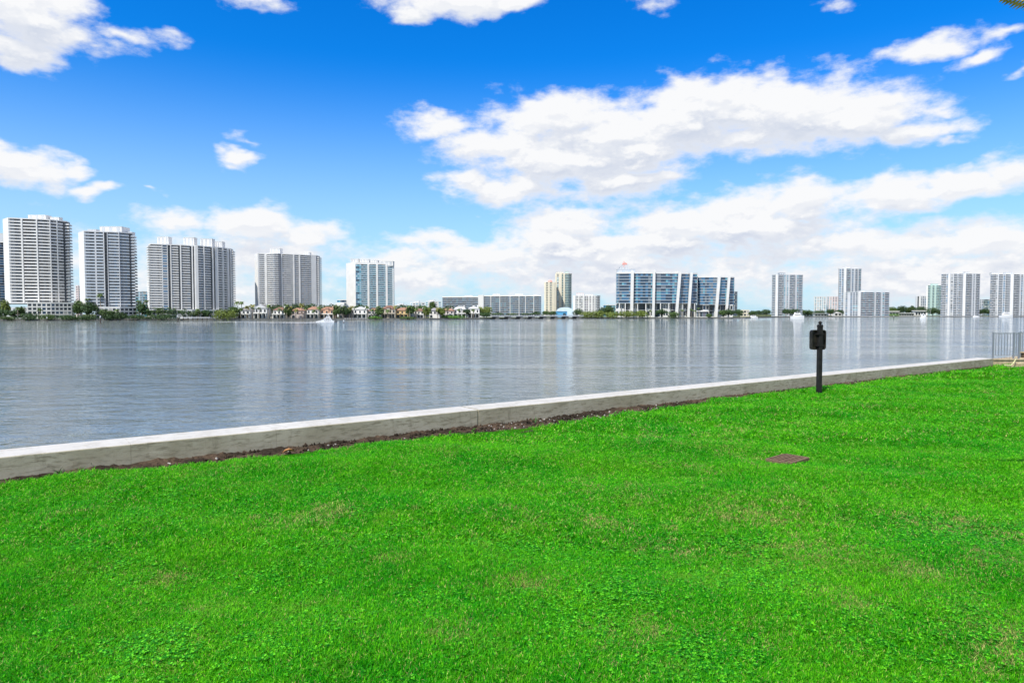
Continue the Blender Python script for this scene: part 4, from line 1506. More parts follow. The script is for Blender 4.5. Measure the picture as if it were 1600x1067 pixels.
for (x, yt, m, lb) in ((405, 480, 'frond_green', 'short palm hiding the left half of the gabled grey house'), (437, 481, 'frond_green', 'short palm before the brown roofed house'),
                       (462, 482, 'frond_yellow', 'short yellowish palm before the pinkish grey house'), (491, 483, 'frond_green', 'short palm before the orange roofed house'),
                       (537, 479, 'frond_green', 'palm before the middle of the dark grey house'), (546, 480, 'frond_yellow', 'yellowish palm before the right of the dark grey house'),
                       (581, 482, 'frond_green', 'short palm before the small red roofed house'), (597, 481, 'frond_green', 'palm at the left corner of the tall beige house'),
                       (650, 481, 'frond_green', 'palm before the left of the cream house'), (684, 480, 'frond_yellow', 'yellowish palm before the slate roofed white house'),
                       (699, 481, 'frond_green', 'palm before the pink roofed house'), (717, 482, 'frond_green', 'palm before the large white villa'), (740, 482, 'frond_green', 'palm before the villa with the stepped gable'),
                       (62, 481, 'frond_green', 'palm before the podium of the tallest tower'), (28, 479, 'frond_green', 'palm above the white terrace left of the tallest tower'),
                       (182, 483, 'frond_green', 'palm before the podium of the second tower'), (310, 482, 'frond_green', 'palm behind the white-topped dock')):
    palm(x, yt, lb, m, 2.2, 3.6)
T(434, 24, 477, 494, 'tree clump behind the brown roofed house', 'leaf_dark', 26)
T(507, 22, 477.5, 494, 'tree clump behind the left of the peach house', 'leaf_mid', 28)
T(604, 24, 478.5, 494, 'tree clump behind the tall beige house', 'leaf_dark', 28)
T(655, 26, 478, 494, 'tree clump behind the cream house', 'leaf_mid', 28)
T(703, 24, 478.5, 494, 'tree clump behind the pink roofed house', 'leaf_dark', 28)
T(391, 22, 478, 494, 'tree clump behind the leftmost waterfront house', 'leaf_mid', 22)
T(188, 20, 487, 499, 'dark bush before the right of the second tower podium', 'leaf_dark', 2, 'shrub')
T(76, 26, 491, 502, 'low mangrove before the middle of the tallest tower podium', 'leaf_mid', -1.5, 'mangrove')
T(135, 34, 492, 502, 'low mangrove before the gap of the two leftmost towers', 'leaf_dark', -1.5, 'mangrove')
# middle mangroves
T(903, 16, 483.5, 496, 'dark tree right of the blue boat shed', 'leaf_dark', 14)
T(917, 22, 486, 498, 'olive mangrove at the right end of the bridge', 'leaf_olive', 0, 'mangrove')
T(934, 30, 485, 498.3, 'olive mangrove below the white mid-rise block', 'leaf_olive', 0, 'mangrove')
T(958, 30, 487, 498.3, 'low olive mangrove below the pale green pavilion', 'leaf_olive', 0, 'mangrove')
T(982, 32, 486.5, 498.3, 'olive mangrove before the left fin of the glass office', 'leaf_olive', 0, 'mangrove')
T(1003, 22, 485, 498, 'tall bright mangrove before the second fin', 'leaf_olive', 0, 'mangrove')
T(952, 18, 478, 494, 'grey green tree before the pale green pavilion', 'leaf_mid', 12)
T(940, 12, 481, 494, 'small dark tree left of the pale green pavilion', 'leaf_dark', 14)
T(1052, 20, 486.5, 498, 'round dark mangrove before the third fin', 'leaf_mid', 0, 'mangrove')
T(1033, 18, 484, 496, 'dark tree between the second and third fins', 'leaf_dark', 6)
palm(1016, 484, 'palm right of the second fin of the glass office', 'frond_green', 5, 3.6)
palm(1066, 483, 'palm right of the third fin of the glass office', 'frond_green', 8, 3.6)
palm(1080, 482, 'tall palm in the gap of the two glass offices', 'frond_green', 8, 3.6)
palm(1086, 484, 'short palm beside the dark garage front', 'frond_green', 8, 3.2)
palm(1092, 480.5, 'palm before the smaller glass office', 'frond_green', 10, 3.2)
T(1108, 10, 490, 498, 'small bush right of the dark garage front', 'leaf_mid', 0, 'shrub')
T(1139, 18, 483, 497, 'dark tree before the right fin of the smaller office', 'leaf_dark', 3)
T(1130, 14, 485, 497, 'dark tree left of the right fin of the smaller office', 'leaf_mid', 6)
T(1155, 14, 484, 496, 'round tree left of the yellowish villa', 'leaf_dark', 10)
T(1176, 14, 486, 495, 'tree right of the yellowish villa', 'leaf_dark', 40)
for x, w, yt, lb in ((1186, 16, 485.5, 'tree in the far line left of the lone gridded tower'), (1197, 16, 483.5, 'taller tree touching the lone gridded tower')):
    T(x, w, yt, 494, lb, 'leaf_dark', 60)
# right shore
for x, w, yt, lb, lf, bk in (
        (1228, 14, 482, 'dark tree at the right foot of the lone gridded tower', 'leaf_dark', 8), (1241, 18, 483, 'dark tree behind the cruising motor yacht', 'leaf_dark', 8),
        (1252, 12, 484, 'tree right of the lone gridded tower', 'leaf_mid', 20), (1262, 20, 484.5, 'tree behind the low pale green house', 'leaf_mid', 60),
        (1280, 22, 485, 'tree behind the low white house', 'leaf_dark', 60), (1298, 16, 483, 'tree left of the gabled boathouse', 'leaf_dark', 40),
        (1312, 16, 484, 'tree behind the gabled boathouse', 'leaf_dark', 60), (1322, 10, 486, 'dark bush at the left foot of the wide mid-rise block', 'leaf_dark', 4),
        (1336, 12, 484, 'tree before the left half of the wide mid-rise block', 'leaf_dark', 6), (1350, 14, 488, 'low bush before the centre of the wide mid-rise block', 'leaf_mid', 4),
        (1371, 16, 482.5, 'dark tree before the right half of the wide mid-rise block', 'leaf_dark', 6), (1381, 12, 485, 'dark tree at the right corner of the wide mid-rise block', 'leaf_dark', 6),
        (1395, 16, 480, 'tree behind the flat clubhouse', 'leaf_mid', 110), (1408, 16, 478.5, 'tall tree in the middle of the tree line behind the clubhouses', 'leaf_dark', 110),
        (1420, 14, 480.5, 'tree right in the tree line behind the clubhouses', 'leaf_mid', 110), (1427, 10, 479, 'narrow tree left of the stepped grey block', 'leaf_dark', 110),
        (1440, 18, 479.5, 'tree before the stepped grey block', 'leaf_dark', 110), (1457, 18, 481, 'tree before the green glass tower', 'leaf_dark', 30),
        (1470, 16, 484, 'tree at the left foot of the big white right tower', 'leaf_dark', 10), (1486, 12, 488, 'low bush left at the foot of the big white right tower', 'leaf_dark', 6),
        (1497, 14, 487, 'low bush in the middle at the foot of the big white right tower', 'leaf_mid', 6), (1522, 14, 488.5, 'low bush right at the foot of the big white right tower', 'leaf_dark', 6),
        (1535, 16, 483, 'tree below the small distant pale green block', 'leaf_dark', 14), (1545, 14, 484.5, 'tree left at the foot of the right edge tower', 'leaf_dark', 12),
        (1556, 16, 484, 'tree behind the moored yacht bow', 'leaf_dark', 12), (1568, 14, 482.5, 'tree behind the moored yacht', 'leaf_dark', 14),
        (1590, 16, 483, 'tree at the right edge of the shore', 'leaf_dark', 8), (1604, 14, 484, 'tree cut by the right edge of the view', 'leaf_dark', 8)):
    T(x, w, yt, 493.5, lb, lf, bk)
T(1396, 20, 490, 495, 'low bright hedge before the flat clubhouse', 'leaf_bright', 1, 'hedge')
for x, yt, lb in ((1507, 480.5, 'palm at the right bright pier of the big white right tower'), (1490, 479, 'palm before the left bays of the big white right tower'), (1590, 480, 'palm by the right edge tower'),
                  (1376, 480.5, 'palm before the right end of the wide mid-rise block'), (1332, 482, 'palm before the left end of the wide mid-rise block')):
    palm(x, yt, lb, 'frond_green', 8, 5.0)

# ------------------------------------------------------------------ channel posts and lamp posts
for x, yt, yb, lb in ((73.5, 495.5, 502.5, 'short channel post in the water before the tallest tower'), (157, 494, 505, 'channel post in the water before the second tower'), (278, 493, 504, 'channel post at the left end of the white-topped dock'),
                      (537, 500.5, 504.5, 'thin channel post right of the boat spray'), (1396.5, 493, 499, 'thin channel post before the low bright hedge')):
    base = onz(x, yb, 0)
    top = at(x, yt, base.y)
    mk = thing('channel_post', lb, 'post', base, 0, 'channel posts standing in the water')
    mb = MB()
    mb.tube([(0, 0, -1), (0, 0, top.z)], [0.28, 0.24], 8)
    mb.build('post', M['pile_wood'], mk)
    mb = MB()
    mb.lathe([(0.34, top.z - 0.9), (0.34, top.z - 0.1), (0.05, top.z + 0.25)], 8)
    mb.build('cap', M['white_grey'], mk)
for x, lb in ((1453.5, 'thin pale lamp post left on the right quay'), (1469.5, 'thin pale lamp post right on the quay by the big white tower')):
    Yp = ysh(x) + 2
    p = at(x, HOR, Yp)
    lp = thing('lamp_post', lb, 'lamp post', (p.x, p.y, ZG), 0, 'lamp posts on the right quay')
    hh = zt(484, x, Yp) - ZG
    mb = MB()
    mb.tube([(0, 0, 0), (0, 0, hh)], [0.22, 0.16], 6)
    mb.build('pole', M['white_grey'], lp)
    mb = MB()
    mb.box(-2.6, 2.6, -0.2, 0.2, hh + 0.003, hh + 0.35)
    mb.build('lamp_head', M['white_grey'], lp)


# ------------------------------------------------------------------ boats
def boat(name, label, px, py, Lpx, hpx, face=1, decks=1, dark=False, cat='boat'):
    base = onz(px, py, 0)
    k = base.y / F
    L, Ht = Lpx * k, hpx * k
    b = thing(name, label, cat, (base.x, base.y, 0), 0 if face > 0 else math.pi, 'boats on the water')
    W = L * 0.28
    hz = Ht * (0.42 if decks else 0.6)
    secs = []
    for i in range(9):
        t = i / 8
        bw = W / 2 * (1 - max(0, (t - 0.45) / 0.55) ** 2.2) * (0.86 + 0.14 * min(1, t * 3))
        sh = hz * (0.82 + 0.30 * t * t)
        x = -L / 2 + L * t
        secs.append([(x, -bw, sh), (x - 0.0, -bw * 0.75, -0.3), (x, bw * 0.75, -0.3), (x, bw, sh)])
    mb = MB()
    for s in secs:
        mb.v += s
    for i in range(8):
        for j in range(4):
            j2 = (j + 1) % 4
            mb.f.append([i * 4 + j, i * 4 + j2, (i + 1) * 4 + j2, (i + 1) * 4 + j])
            mb.mi.append(0)
    mb.f.append([0, 3, 2, 1])
    mb.mi.append(0)
    mb.build('hull', M['hull_dark' if dark else 'hull_white'], b)
    z = hz * 0.86
    for d in range(decks):
        x0, x1 = -L * (0.30 - 0.07 * d), L * (0.20 - 0.09 * d)
        hh = (Ht - hz) / max(decks, 1) * 0.95
        mb = MB()
        sl = hh * 0.8
        wv = W * (0.36 - 0.05 * d)
        q_ = [(x0, z), (x1 + sl, z), (x1, z + hh), (x0 + sl * 0.2, z + hh)]
        b0 = len(mb.v)
        mb.v += [(p[0], -wv, p[1]) for p in q_] + [(p[0], wv, p[1]) for p in q_]
        mb.f += [[b0, b0 + 1, b0 + 2, b0 + 3], [b0 + 7, b0 + 6, b0 + 5, b0 + 4]] + [[b0 + (i + 1) % 4, b0 + i, b0 + 4 + i, b0 + 4 + (i + 1) % 4] for i in range(4)]
        mb.mi += [0] * 6
        cab = mb.build('cabin', M['hull_white'], b)
        mb = MB()
        mb.box(x0 + sl * 0.5, x1 - sl * 0.1, -wv - 0.03, wv + 0.03, z + hh * 0.45, z + hh * 0.78)
        mb.build('cabin_window', M['glass_dark'], cab)
        z += hh + 0.003
    mb = MB()
    if decks:
        mb.tube([(0, 0, z - 0.02), (-L * 0.02, 0, z + Ht * 0.25)], [0.1, 0.06], 5)
    else:
        mb.box(-L * 0.1, L * 0.12, -W * 0.2, W * 0.2, z, z + 0.8)
        mb.tube([(L * 0.12, 0, z + 0.6), (L * 0.05, 0, z + 1.5)], [0.08, 0.06], 5)
    mb.build('mast' if decks else 'seat_console', M['hull_white' if decks else 'hull_dark'], b)
    return b


boat('motor_yacht', 'white motor yacht with flybridge cruising left of the black post', 1246, 498.2, 21, 11, 1, 2)
boat('motorboat', 'small white motorboat with a canopy off the white pavilion', 1442, 498, 9, 8, 1, 1)
boat('motor_yacht', 'large white yacht moored near the right edge', 1572.5, 495.6, 20, 9, 1, 2)
boat('motorboat', 'low white dinghy moored below the big white right tower', 1525, 495.6, 10, 3.2, -1, 1)
boat('motorboat', 'low white motorboat moored right of the yellowish villa', 1177, 496.9, 14, 4.5, 1, 1)
boat('speedboat', 'small dark speedboat just ahead of the white spray', 524.5, 503.6, 5, 3.2, 1, 0, True)
# spray and wake of the speedboat
mb = MB()
r = random.Random(5)
for i in range(2600):
    t = r.random() ** 1.6
    px = 523 - 28 * t + r.gauss(0, 1.2)
    hmax = 8.5 * math.exp(-((px - 513) / 4.0) ** 2) + 4.0 * math.exp(-((px - 509) / 9.0) ** 2) + 1.0
    py = 503.4 - hmax * r.random() ** 1.5
    b_ = onz(513, 503.4, 0)
    c = at(px, py, b_.y + r.gauss(0, 1.5))
    c.z = max(c.z, 0.03)
    s = r.uniform(0.06, 0.22)
    v = Vector((r.gauss(0, 1), r.gauss(0, 1), r.gauss(0, 1))).normalized()
    u = v.orthogonal().normalized() * s
    w_ = v.cross(u).normalized() * s
    mb.face([c - u, c - w_, c + u, c + w_])
kind(mb.build('spray', M['foam']), 'stuff')
mb = MB()
for i in range(900):
    t = r.random()
    px = 250 + 270 * t
    py = 503.6 + 0.5 * math.sin(px * 0.03) + r.gauss(0, 0.35) + (1 - t) * 0.4
    c = onz(px, py, 0.012 + 0.004 * r.random())
    lx = r.uniform(0.8, 4.0) * (0.35 + t)
    ly = r.uniform(0.12, 0.5) * (0.3 + t)
    pts = []
    for k in range(7):
        a = 2 * math.pi * k / 7
        pts.append((c.x + lx * math.cos(a) * r.uniform(.7, 1.2), c.y + ly * math.sin(a) * r.uniform(.6, 1.3), c.z + 0.0001 * i))
    mb.face(pts)
kind(mb.build('wake', M['foam']), 'stuff')

# ------------------------------------------------------------------ near things
# black post with a sign seen from its back
pb = onz(1279.5, 615, ZL)
k = pb.y / F
post = thing('sign_post', 'black square post with ball finial carrying a rounded dark sign at the lawn edge', 'sign post', (pb.x, pb.y, ZL), WANG * 0.35)
top = at(1281, 507.5, pb.y).z - ZL
w = 7.0 * k / 2 * 0.92
mb = MB()
mb.box(-w, w, -w, w, -0.4, top - 0.02)
me = mb.mesh('post', [M['black_paint']])
bevel(me, 0.012, 2)
inst('post', me, post)
mb = MB()
mb.box(-w * 1.10, w * 1.10, -w * 1.10, w * 1.10, top - 0.06, top - 0.012)
mb.box(-w * 0.9, w * 0.9, -w * 0.9, w * 0.9, top - 0.010, top + 0.012)
me = mb.mesh('post_cap', [M['black_paint']])
bevel(me, 0.008, 2)
inst('post_cap', me, post)
fin_r = 2.7 * k
mb = MB()
zc = top + 0.012 + fin_r * 0.95
prof = [(0.022, top + 0.01), (0.02, top + 0.03)] + [(fin_r * math.cos(t) + 0.0005, zc + fin_r * math.sin(t)) for t in np.linspace(-1.25, 1.57, 12)]
mb.lathe(prof, 20)
mb.build('finial', M['black_paint'], post, smooth=True)
zs0, zs1 = at(1280, 546.5, pb.y).z - ZL, at(1280, 515.5, pb.y).z - ZL
hw = 12.6 * k


def rounded(hw_, z0, z1, rad, n=6):
    pt = []
    for (cx_, cz_, a0) in ((hw_ - rad, z0 + rad, -math.pi / 2), (hw_ - rad, z1 - rad, 0), (-hw_ + rad, z1 - rad, math.pi / 2), (-hw_ + rad, z0 + rad, math.pi)):
        for i in range(n + 1):
            a = a0 + math.pi / 2 * i / n
            pt.append((cx_ + rad * math.cos(a), cz_ + rad * math.sin(a)))
    return pt


def plate(pt, y0, y1, m=0, mb=None):
    mb = mb or MB()
    n = len(pt)
    b0 = len(mb.v)
    mb.v += [(p[0], y0, p[1]) for p in pt] + [(p[0], y1, p[1]) for p in pt]
    mb.f.append([b0 + i for i in range(n)])
    mb.f.append([b0 + n + n - 1 - i for i in range(n)])
    mb.mi += [m, m]
    for i in range(n):
        j = (i + 1) % n
        mb.f.append([b0 + j, b0 + i, b0 + n + i, b0 + n + j])
        mb.mi.append(m)
    return mb


mb = plate(rounded(hw, zs0, zs1, 0.075), w + 0.012, w + 0.10)
me = mb.mesh('sign_panel', [M['panel_back']])
bevel(me, 0.010, 2)
pn = inst('sign_panel', me, post)
# folded rim round the back of the panel
outer, inner = rounded(hw, zs0, zs1, 0.075), rounded(hw - 0.03, zs0 + 0.03, zs1 - 0.03, 0.055)
mb = MB()
n = len(outer)
for (y0, y1) in ((w - 0.028, w + 0.0115),):
    b0 = len(mb.v)
    mb.v += [(p[0], y0, p[1]) for p in outer] + [(p[0], y0, p[1]) for p in inner] + [(p[0], y1, p[1]) for p in outer] + [(p[0], y1, p[1]) for p in inner]
    for i in range(n):
        j = (i + 1) % n
        mb.f += [[b0 + i, b0 + j, b0 + n + j, b0 + n + i], [b0 + 2 * n + j, b0 + 2 * n + i, b0 + 3 * n + i, b0 + 3 * n + j],
                 [b0 + j, b0 + i, b0 + 2 * n + i, b0 + 2 * n + j], [b0 + n + i, b0 + n + j, b0 + 3 * n + j, b0 + 3 * n + i]]
        mb.mi += [0] * 4
mb.build('rim', M['panel_back'], pn)
for zz in (zs0 + 0.12, zs1 - 0.12):
    mb = MB()
    mb.box(-w * 1.7, w * 1.7, -w - 0.012, -w - 0.003, zz - 0.02, zz + 0.02)
    mb.box(-w * 1.7, -w - 0.004, -w - 0.002, w + 0.011, zz - 0.02, zz + 0.02)
    mb.box(w + 0.004, w * 1.7, -w - 0.002, w + 0.011, zz - 0.02, zz + 0.02)
    mb.build('bracket', M['black_paint'], post)

# drain grate in the lawn
cor = [onz(1204.5, 719.5, ZL), onz(1231.5, 728, ZL), onz(1262.5, 718.5, ZL), onz(1223, 714.8, ZL)]
ctr = sum(cor, Vector((0, 0, 0))) / 4
u = (cor[2] - cor[1])
gl = u.length
ga = math.atan2(u.y, u.x)
v = (cor[0] - cor[1])
gwid = abs(v.dot(Vector((-math.sin(ga), math.cos(ga), 0))))
gr = thing('drain_grate', 'rusty slatted drain grate sunk in the lawn', 'drain', (ctr.x, ctr.y, ZL + 0.030), ga)
nb = 7
for i in range(nb):
    y = -gwid / 2 + gwid * (i + 0.5) / nb
    mb = MB()
    mb.box(-gl / 2 + 0.035, gl / 2 - 0.035, y - gwid / nb * 0.27, y + gwid / nb * 0.27, -0.02, 0.012)
    me = mb.mesh('slat', [M['rust']])
    bevel(me, 0.004, 1)
    inst('slat', me, gr, (0, 0, random.uniform(-0.003, 0.003)))
mb = MB()
mb.box(-gl / 2, -gl / 2 + 0.033, -gwid / 2, gwid / 2, -0.03, 0.016)
mb.box(gl / 2 - 0.033, gl / 2, -gwid / 2, gwid / 2, -0.03, 0.016)
mb.box(-gl / 2 + 0.0335, gl / 2 - 0.0335, -gwid / 2 - 0.03, -gwid / 2, -0.03, 0.016)
mb.box(-gl / 2 + 0.0335, gl / 2 - 0.0335, gwid / 2, gwid / 2 + 0.03, -0.03, 0.016)
mb.build('frame', M['rust'], gr)
mb = MB()
mb.box(-gl / 2, gl / 2, -gwid / 2, gwid / 2, -0.30, -0.06)
mb.build('pit', M['timber_dark'], gr)
GRATE = (ctr, ga, gl, gwid)

# dock at the end of the wall, with its railing
e0 = from_sw(S_END, 0)
YD = e0.y
SL = WD.x / WD.y        # the dock's left end follows the line of the wall
dock = thing('timber_dock', 'weathered timber dock starting at the far end of the seawall', 'dock', (e0.x + 0.05, YD - 0.1, ZL))
for i in range(13):
    mb = MB()
    mb.box(i * 0.245 * SL - 0.1, 9.0, 0.01, 0.235, 0.26, 0.305)
    mb.build('plank', M['timber'], dock, (random.uniform(-.03, .03), i * 0.245, random.uniform(-0.004, 0.004)))
for y in (0.05, 2.7):
    mb = MB()
    mb.box(y * SL - 0.25, 8.9, y, y + 0.14, -0.05, 0.255)
    mb.build('beam', M['timber'], dock)
for x in (0.6, 2.4, 4.2, 6.0):
    mb = MB()
    mb.tube([(x, 0.35, -4), (x, 0.35, 0.255)], [0.14, 0.13], 10)
    mb.build('pile', M['timber_dark'], dock)
plat = thing('timber_step', 'pale raised timber step on the dock behind the railing', 'step', dock.location + Vector((1.75, 0.9, 0.306)))
for i in range(8):
    mb = MB()
    mb.box(i * 0.195 * SL, 6.0, 0.01, 0.185, 0.22, 0.265)
    mb.build('plank', M['timber'], plat, (0, i * 0.195, 0))
for i in range(12):
    mb = MB()
    mb.box(0.1 + i * 0.42, 0.22 + i * 0.42, 0.05, 0.15, 0.0, 0.218)
    mb.build('joist', M['timber_dark'], plat)
low = thing('timber_sill', 'low pale timber sill lying on the grass below the dock', 'timber', (at(1578, 560, YD - 1.0).x, YD - 1.1, ZL), 0.05)
for i, z in enumerate((0.0, 0.105)):
    mb = MB()
    mb.box(0.0 + 0.3 * i, 3.4, 0.0, 0.30, z + 0.002, z + 0.10)
    me = mb.mesh('plank', [M['timber']])
    bevel(me, 0.01, 1)
    inst('plank', me, low, (0, 0.02 * i, 0))
mb = MB()
zz = 0.035
hp = [at(1588, 560.2, YD - 0.6), at(1586, 563, YD - 1.2), at(1583, 568, YD - 1.35), at(1579, 571, YD - 1.45), at(1574, 571.3, YD - 1.5), at(1569, 570.8, YD - 1.5)]
hp = [Vector((p.x, p.y, max(p.z, ZL + 0.035))) for p in hp]
fine = []
for i in range(len(hp) - 1):
    for j in range(4):
        fine.append(hp[i].lerp(hp[i + 1], j / 4))
fine.append(hp[-1])
mb.tube(fine, [0.022] * len(fine), 8)
tag(mb.build('garden_hose', M['hose'], smooth=True), 'pale yellow hose hanging from the dock onto the grass', 'hose')

# railing: top rail level, pickets and posts
zt_r, zb_r = at(1560, 520.3, YD).z, at(1560, 556.5, YD).z


def railing(label, px0, px1, Yr, posts, pick, lean=0.0):
    a, c = at(px0, 540, Yr), at(px1, 540, Yr)
    rl = thing('railing', label, 'railing', (a.x, a.y, ZL), 0, 'metal railings on the dock')
    Lr = c.x - a.x
    t, bt = zt_r - ZL, zb_r - ZL
    mb = MB()
    mb.box(0, Lr, -0.02, 0.02, t - 0.035, t)
    mb.build('top_rail', M['steel'], rl)
    mb = MB()
    mb.box(0, Lr, -0.014, 0.014, bt + 0.02, bt + 0.045)
    mb.build('bottom_rail', M['steel'], rl)
    for p in posts:
        x = at(p, 540, Yr).x - a.x
        mb = MB()
        mb.box(-0.028, 0.028, -0.028, 0.028, bt - 0.12, t + 0.03)
        mb.build('post', M['steel'], rl, (x, 0, 0))
    mb = MB()
    mb.box(-0.011, 0.011, -0.011, 0.011, bt + 0.0455, t - 0.0355)
    pm = mb.mesh('picket', [M['steel']])
    for p in pick:
        inst('picket', pm, rl, (at(p, 540, Yr).x - a.x, 0, 0))
    return rl


railing('slim grey picket railing at the end of the seawall', 1551.3, 1592.6, YD + 0.12, (1551.8, 1584, 1592.2), (1556, 1560.4, 1565, 1569.4, 1574, 1578.4, 1588))
railing('second picket railing running on from the first to the right edge', 1593.5, 1640, YD + 1.2, (1594, 1618, 1639), [1597.5 + 4.2 * i for i in range(10)])

# fallen leaf, weeds and stones on the soil
fl = onz(441, 708, ZL + 0.02)
mb = MB()
pt = [(0.0, 0.0), (0.05, 0.035), (0.12, 0.045), (0.18, 0.02), (0.22, 0.0), (0.18, -0.025), (0.11, -0.045), (0.04, -0.03)]
for i in range(len(pt)):
    p, q_ = pt[i], pt[(i + 1) % len(pt)]
    mb.face([(0.1, 0, 0.03), (p[0], p[1], 0.055 * abs(p[1]) / 0.045 + 0.01), (q_[0], q_[1], 0.055 * abs(q_[1]) / 0.045 + 0.01)])
tag(mb.build('fallen_leaf', M['leaf_litter'], None, fl, 0.5), 'curled orange brown leaf lying on the soil by the wall', 'leaf')


def weed(px, py, h, n, label, sd):
    r = random.Random(sd)
    p = onz(px, py, ZL)
    o = thing('weed', label, 'weed', p, 0, 'weeds at the foot of the wall')
    for i in range(n):
        mb = MB()
        a = r.random() * 6.28
        L = h * r.uniform(0.6, 1.1)
        d = Vector((math.cos(a), math.sin(a), 0))
        s = Vector((-d.y, d.x, 0)) * 0.010
        pts = [Vector((0, 0, -0.03)) + d * L * t * t * 0.6 + Vector((0, 0, L * (t - 0.35 * t * t))) for t in (0, .3, .6, .85, 1)]
        for j in range(4):
            k0, k1 = 1 - 0.9 * j / 4, 1 - 0.9 * (j + 1) / 4
            mb.face([pts[j] - s * k0, pts[j] + s * k0, pts[j + 1] + s * k1, pts[j + 1] - s * k1])
        mb.build('leaf_blade', M['weed_green'], o)


weed(143, 733, 0.28, 9, 'tall leggy weed against the wall near the left edge', 3)
weed(92, 741, 0.24, 7, 'upright weed against the wall nearest the left edge', 4)
weed(128, 739, 0.18, 9, 'low spreading weed between the two taller weeds', 6)
weed(836, 662, 0.25, 10, 'tuft of dark weed on the soil right of the wall joint', 8)
weed(258, 722, 0.12, 7, 'tiny weed on the soil right of the weed cluster', 9)
mb = MB()
r = random.Random(21)
for i in range(150):
    s = r.uniform(-2, S_END)
    if i % 3 == 0:
        s = s_at_px(r.uniform(740, 1000))
    wd = float(edge_w(s)) * r.uniform(0.15, 0.95)
    p = from_sw(s, wd, ZL + 0.0)
    sz = r.choice((0.010, 0.014, 0.016, 0.02, 0.028))
    vs_ = [Vector((r.gauss(0, 1), r.gauss(0, 1), r.gauss(0, 0.7))).normalized() * sz for _ in range(9)]
    bm = bmesh.new()
    for q_ in vs_:
        bm.verts.new(q_)
    bmesh.ops.convex_hull(bm, input=bm.verts)
    bm.verts.index_update()
    b0 = len(mb.v)
    mb.v += [tuple(p + vv.co + Vector((0, 0, sz * 0.5))) for vv in bm.verts]
    for f_ in bm.faces:
        mb.f.append([b0 + vv.index for vv in f_.verts])
        mb.mi.append(0)
    bm.free()
kind(mb.build('pebbles', M['pebble']), 'stuff')
# clods of soil
mb = MB()
for i in range(2600):
    s = r.uniform(-4, S_END)
    wd = float(edge_w(s)) * r.random() ** 1.4
    p = from_sw(s, wd, ZL + 0.0)
    sz = r.choice((0.012, 0.016, 0.02, 0.03, 0.035))
    oc = [(1, 0, 0), (0, 1, 0), (-1, 0, 0), (0, -1, 0), (0, 0, 1), (0, 0, -1)]
    b0 = len(mb.v)
    mb.v += [tuple(p + Vector(c) * sz * r.uniform(0.6, 1.2) + Vector((0, 0, sz * 0.3))) for c in oc]
    for f_ in ((0, 1, 4), (1, 2, 4), (2, 3, 4), (3, 0, 4), (1, 0, 5), (2, 1, 5), (3, 2, 5), (0, 3, 5)):
        mb.f.append([b0 + q_ for q_ in f_])
        mb.mi.append(0)
kind(mb.build('soil_clods', M['soil']), 'stuff')

# palm just outside the right edge; dry fronds hang into the top corner
pp = Vector((8.9, 7.3, ZL))
pt_ = thing('palm_tree', 'palm with dry brown fronds reaching into the top right corner', 'palm', pp)
mb = MB()
topc = Vector((-0.25, 0.1, 6.3))
mb.tube([(0, 0, -0.3), (-0.05, 0, 2), (-0.15, 0.05, 4.2), tuple(topc)], [0.24, 0.19, 0.16, 0.14], 12)
mb.build('trunk', M['palm_trunk'], pt_)
tipA = at(1572, -4, 7.0) - pp
rr = random.Random(3)
dirs = [(tipA, -0.3)]
for kx in range(13):
    a = 2 * math.pi * kx / 13 + 0.3
    if -2.9 < ((a + math.pi) % (2 * math.pi)) - math.pi < -2.0 or abs(((a + math.pi) % (2 * math.pi)) - math.pi) > 2.3:
        continue
    L_ = rr.uniform(2.2, 2.8)
    tp = topc + Vector((math.cos(a) * L_, math.sin(a) * L_, rr.uniform(-0.6, 0.8)))
    if all(project(*(pp + topc.lerp(tp, f_)))[0] > 1720 - 60 * f_ or project(*(pp + topc.lerp(tp, f_)))[1] < -160 for f_ in (0.25, 0.5, 0.75, 1.0)):
        dirs.append((tp, 0.5))
for tip, arch_ in dirs:
    mb = MB()
    m_ = 1 if tip is tipA else 0
    prev = None
    N_ = 90 if m_ else 26
    for i in range(N_ + 1):
        t = i / N_
        p = topc.lerp(tip, t) + Vector((0, 0, arch_ * 4 * t * (1 - t)))
        if prev is not None:
            d = (p - prev).normalized()
            sd = d.cross(Vector((0, 0, 1))).normalized()
            up = sd.cross(d)
            mb.face([prev - up * .012, p - up * .010, p + up * .010, prev + up * .012], 0)
            ll = (0.26 if m_ else 0.55) * math.sin(math.pi * min(1.0, 0.18 + 0.8 * t)) + 0.06
            for sgn in (-1, 1):
                o_ = (sd * sgn * 0.75 + d * 0.55 + Vector((0, 0, -0.55))).normalized()
                q1 = p + o_ * ll * rr.uniform(0.85, 1.1)
                wv_ = d * 0.022
                md = p.lerp(q1, 0.5)
                mb.face([p - wv_ * 0.5, md - wv_, md + wv_, p + wv_ * 0.5], 0)
                mb.face([md - wv_, q1, md + wv_], 0)
        prev = p
    mb.build('frond', M['frond_dry' if m_ else 'frond_green'], pt_)

# ------------------------------------------------------------------ grass
tufts = bpy.data.collections.new('tuft_sources')


def blade(mb, x, y, a, L, wd, bend, m=0, segs=3):
    d = Vector((math.cos(a), math.sin(a), 0))
    s = Vector((-d.y, d.x, 0)) * wd * 0.5
    pr = None
    for i in range(segs + 1):
        t = i / segs
        p = Vector((x, y, -0.006)) + d * (bend * L * t * t) + Vector((0, 0, L * t * (1 - 0.38 * bend * t)))
        k = 1.0 - 0.85 * t ** 1.6
        if pr is not None:
            mb.face([pr[0] - s * pr[1], pr[0] + s * pr[1], p + s * k, p - s * k], m)
        pr = (p, k)


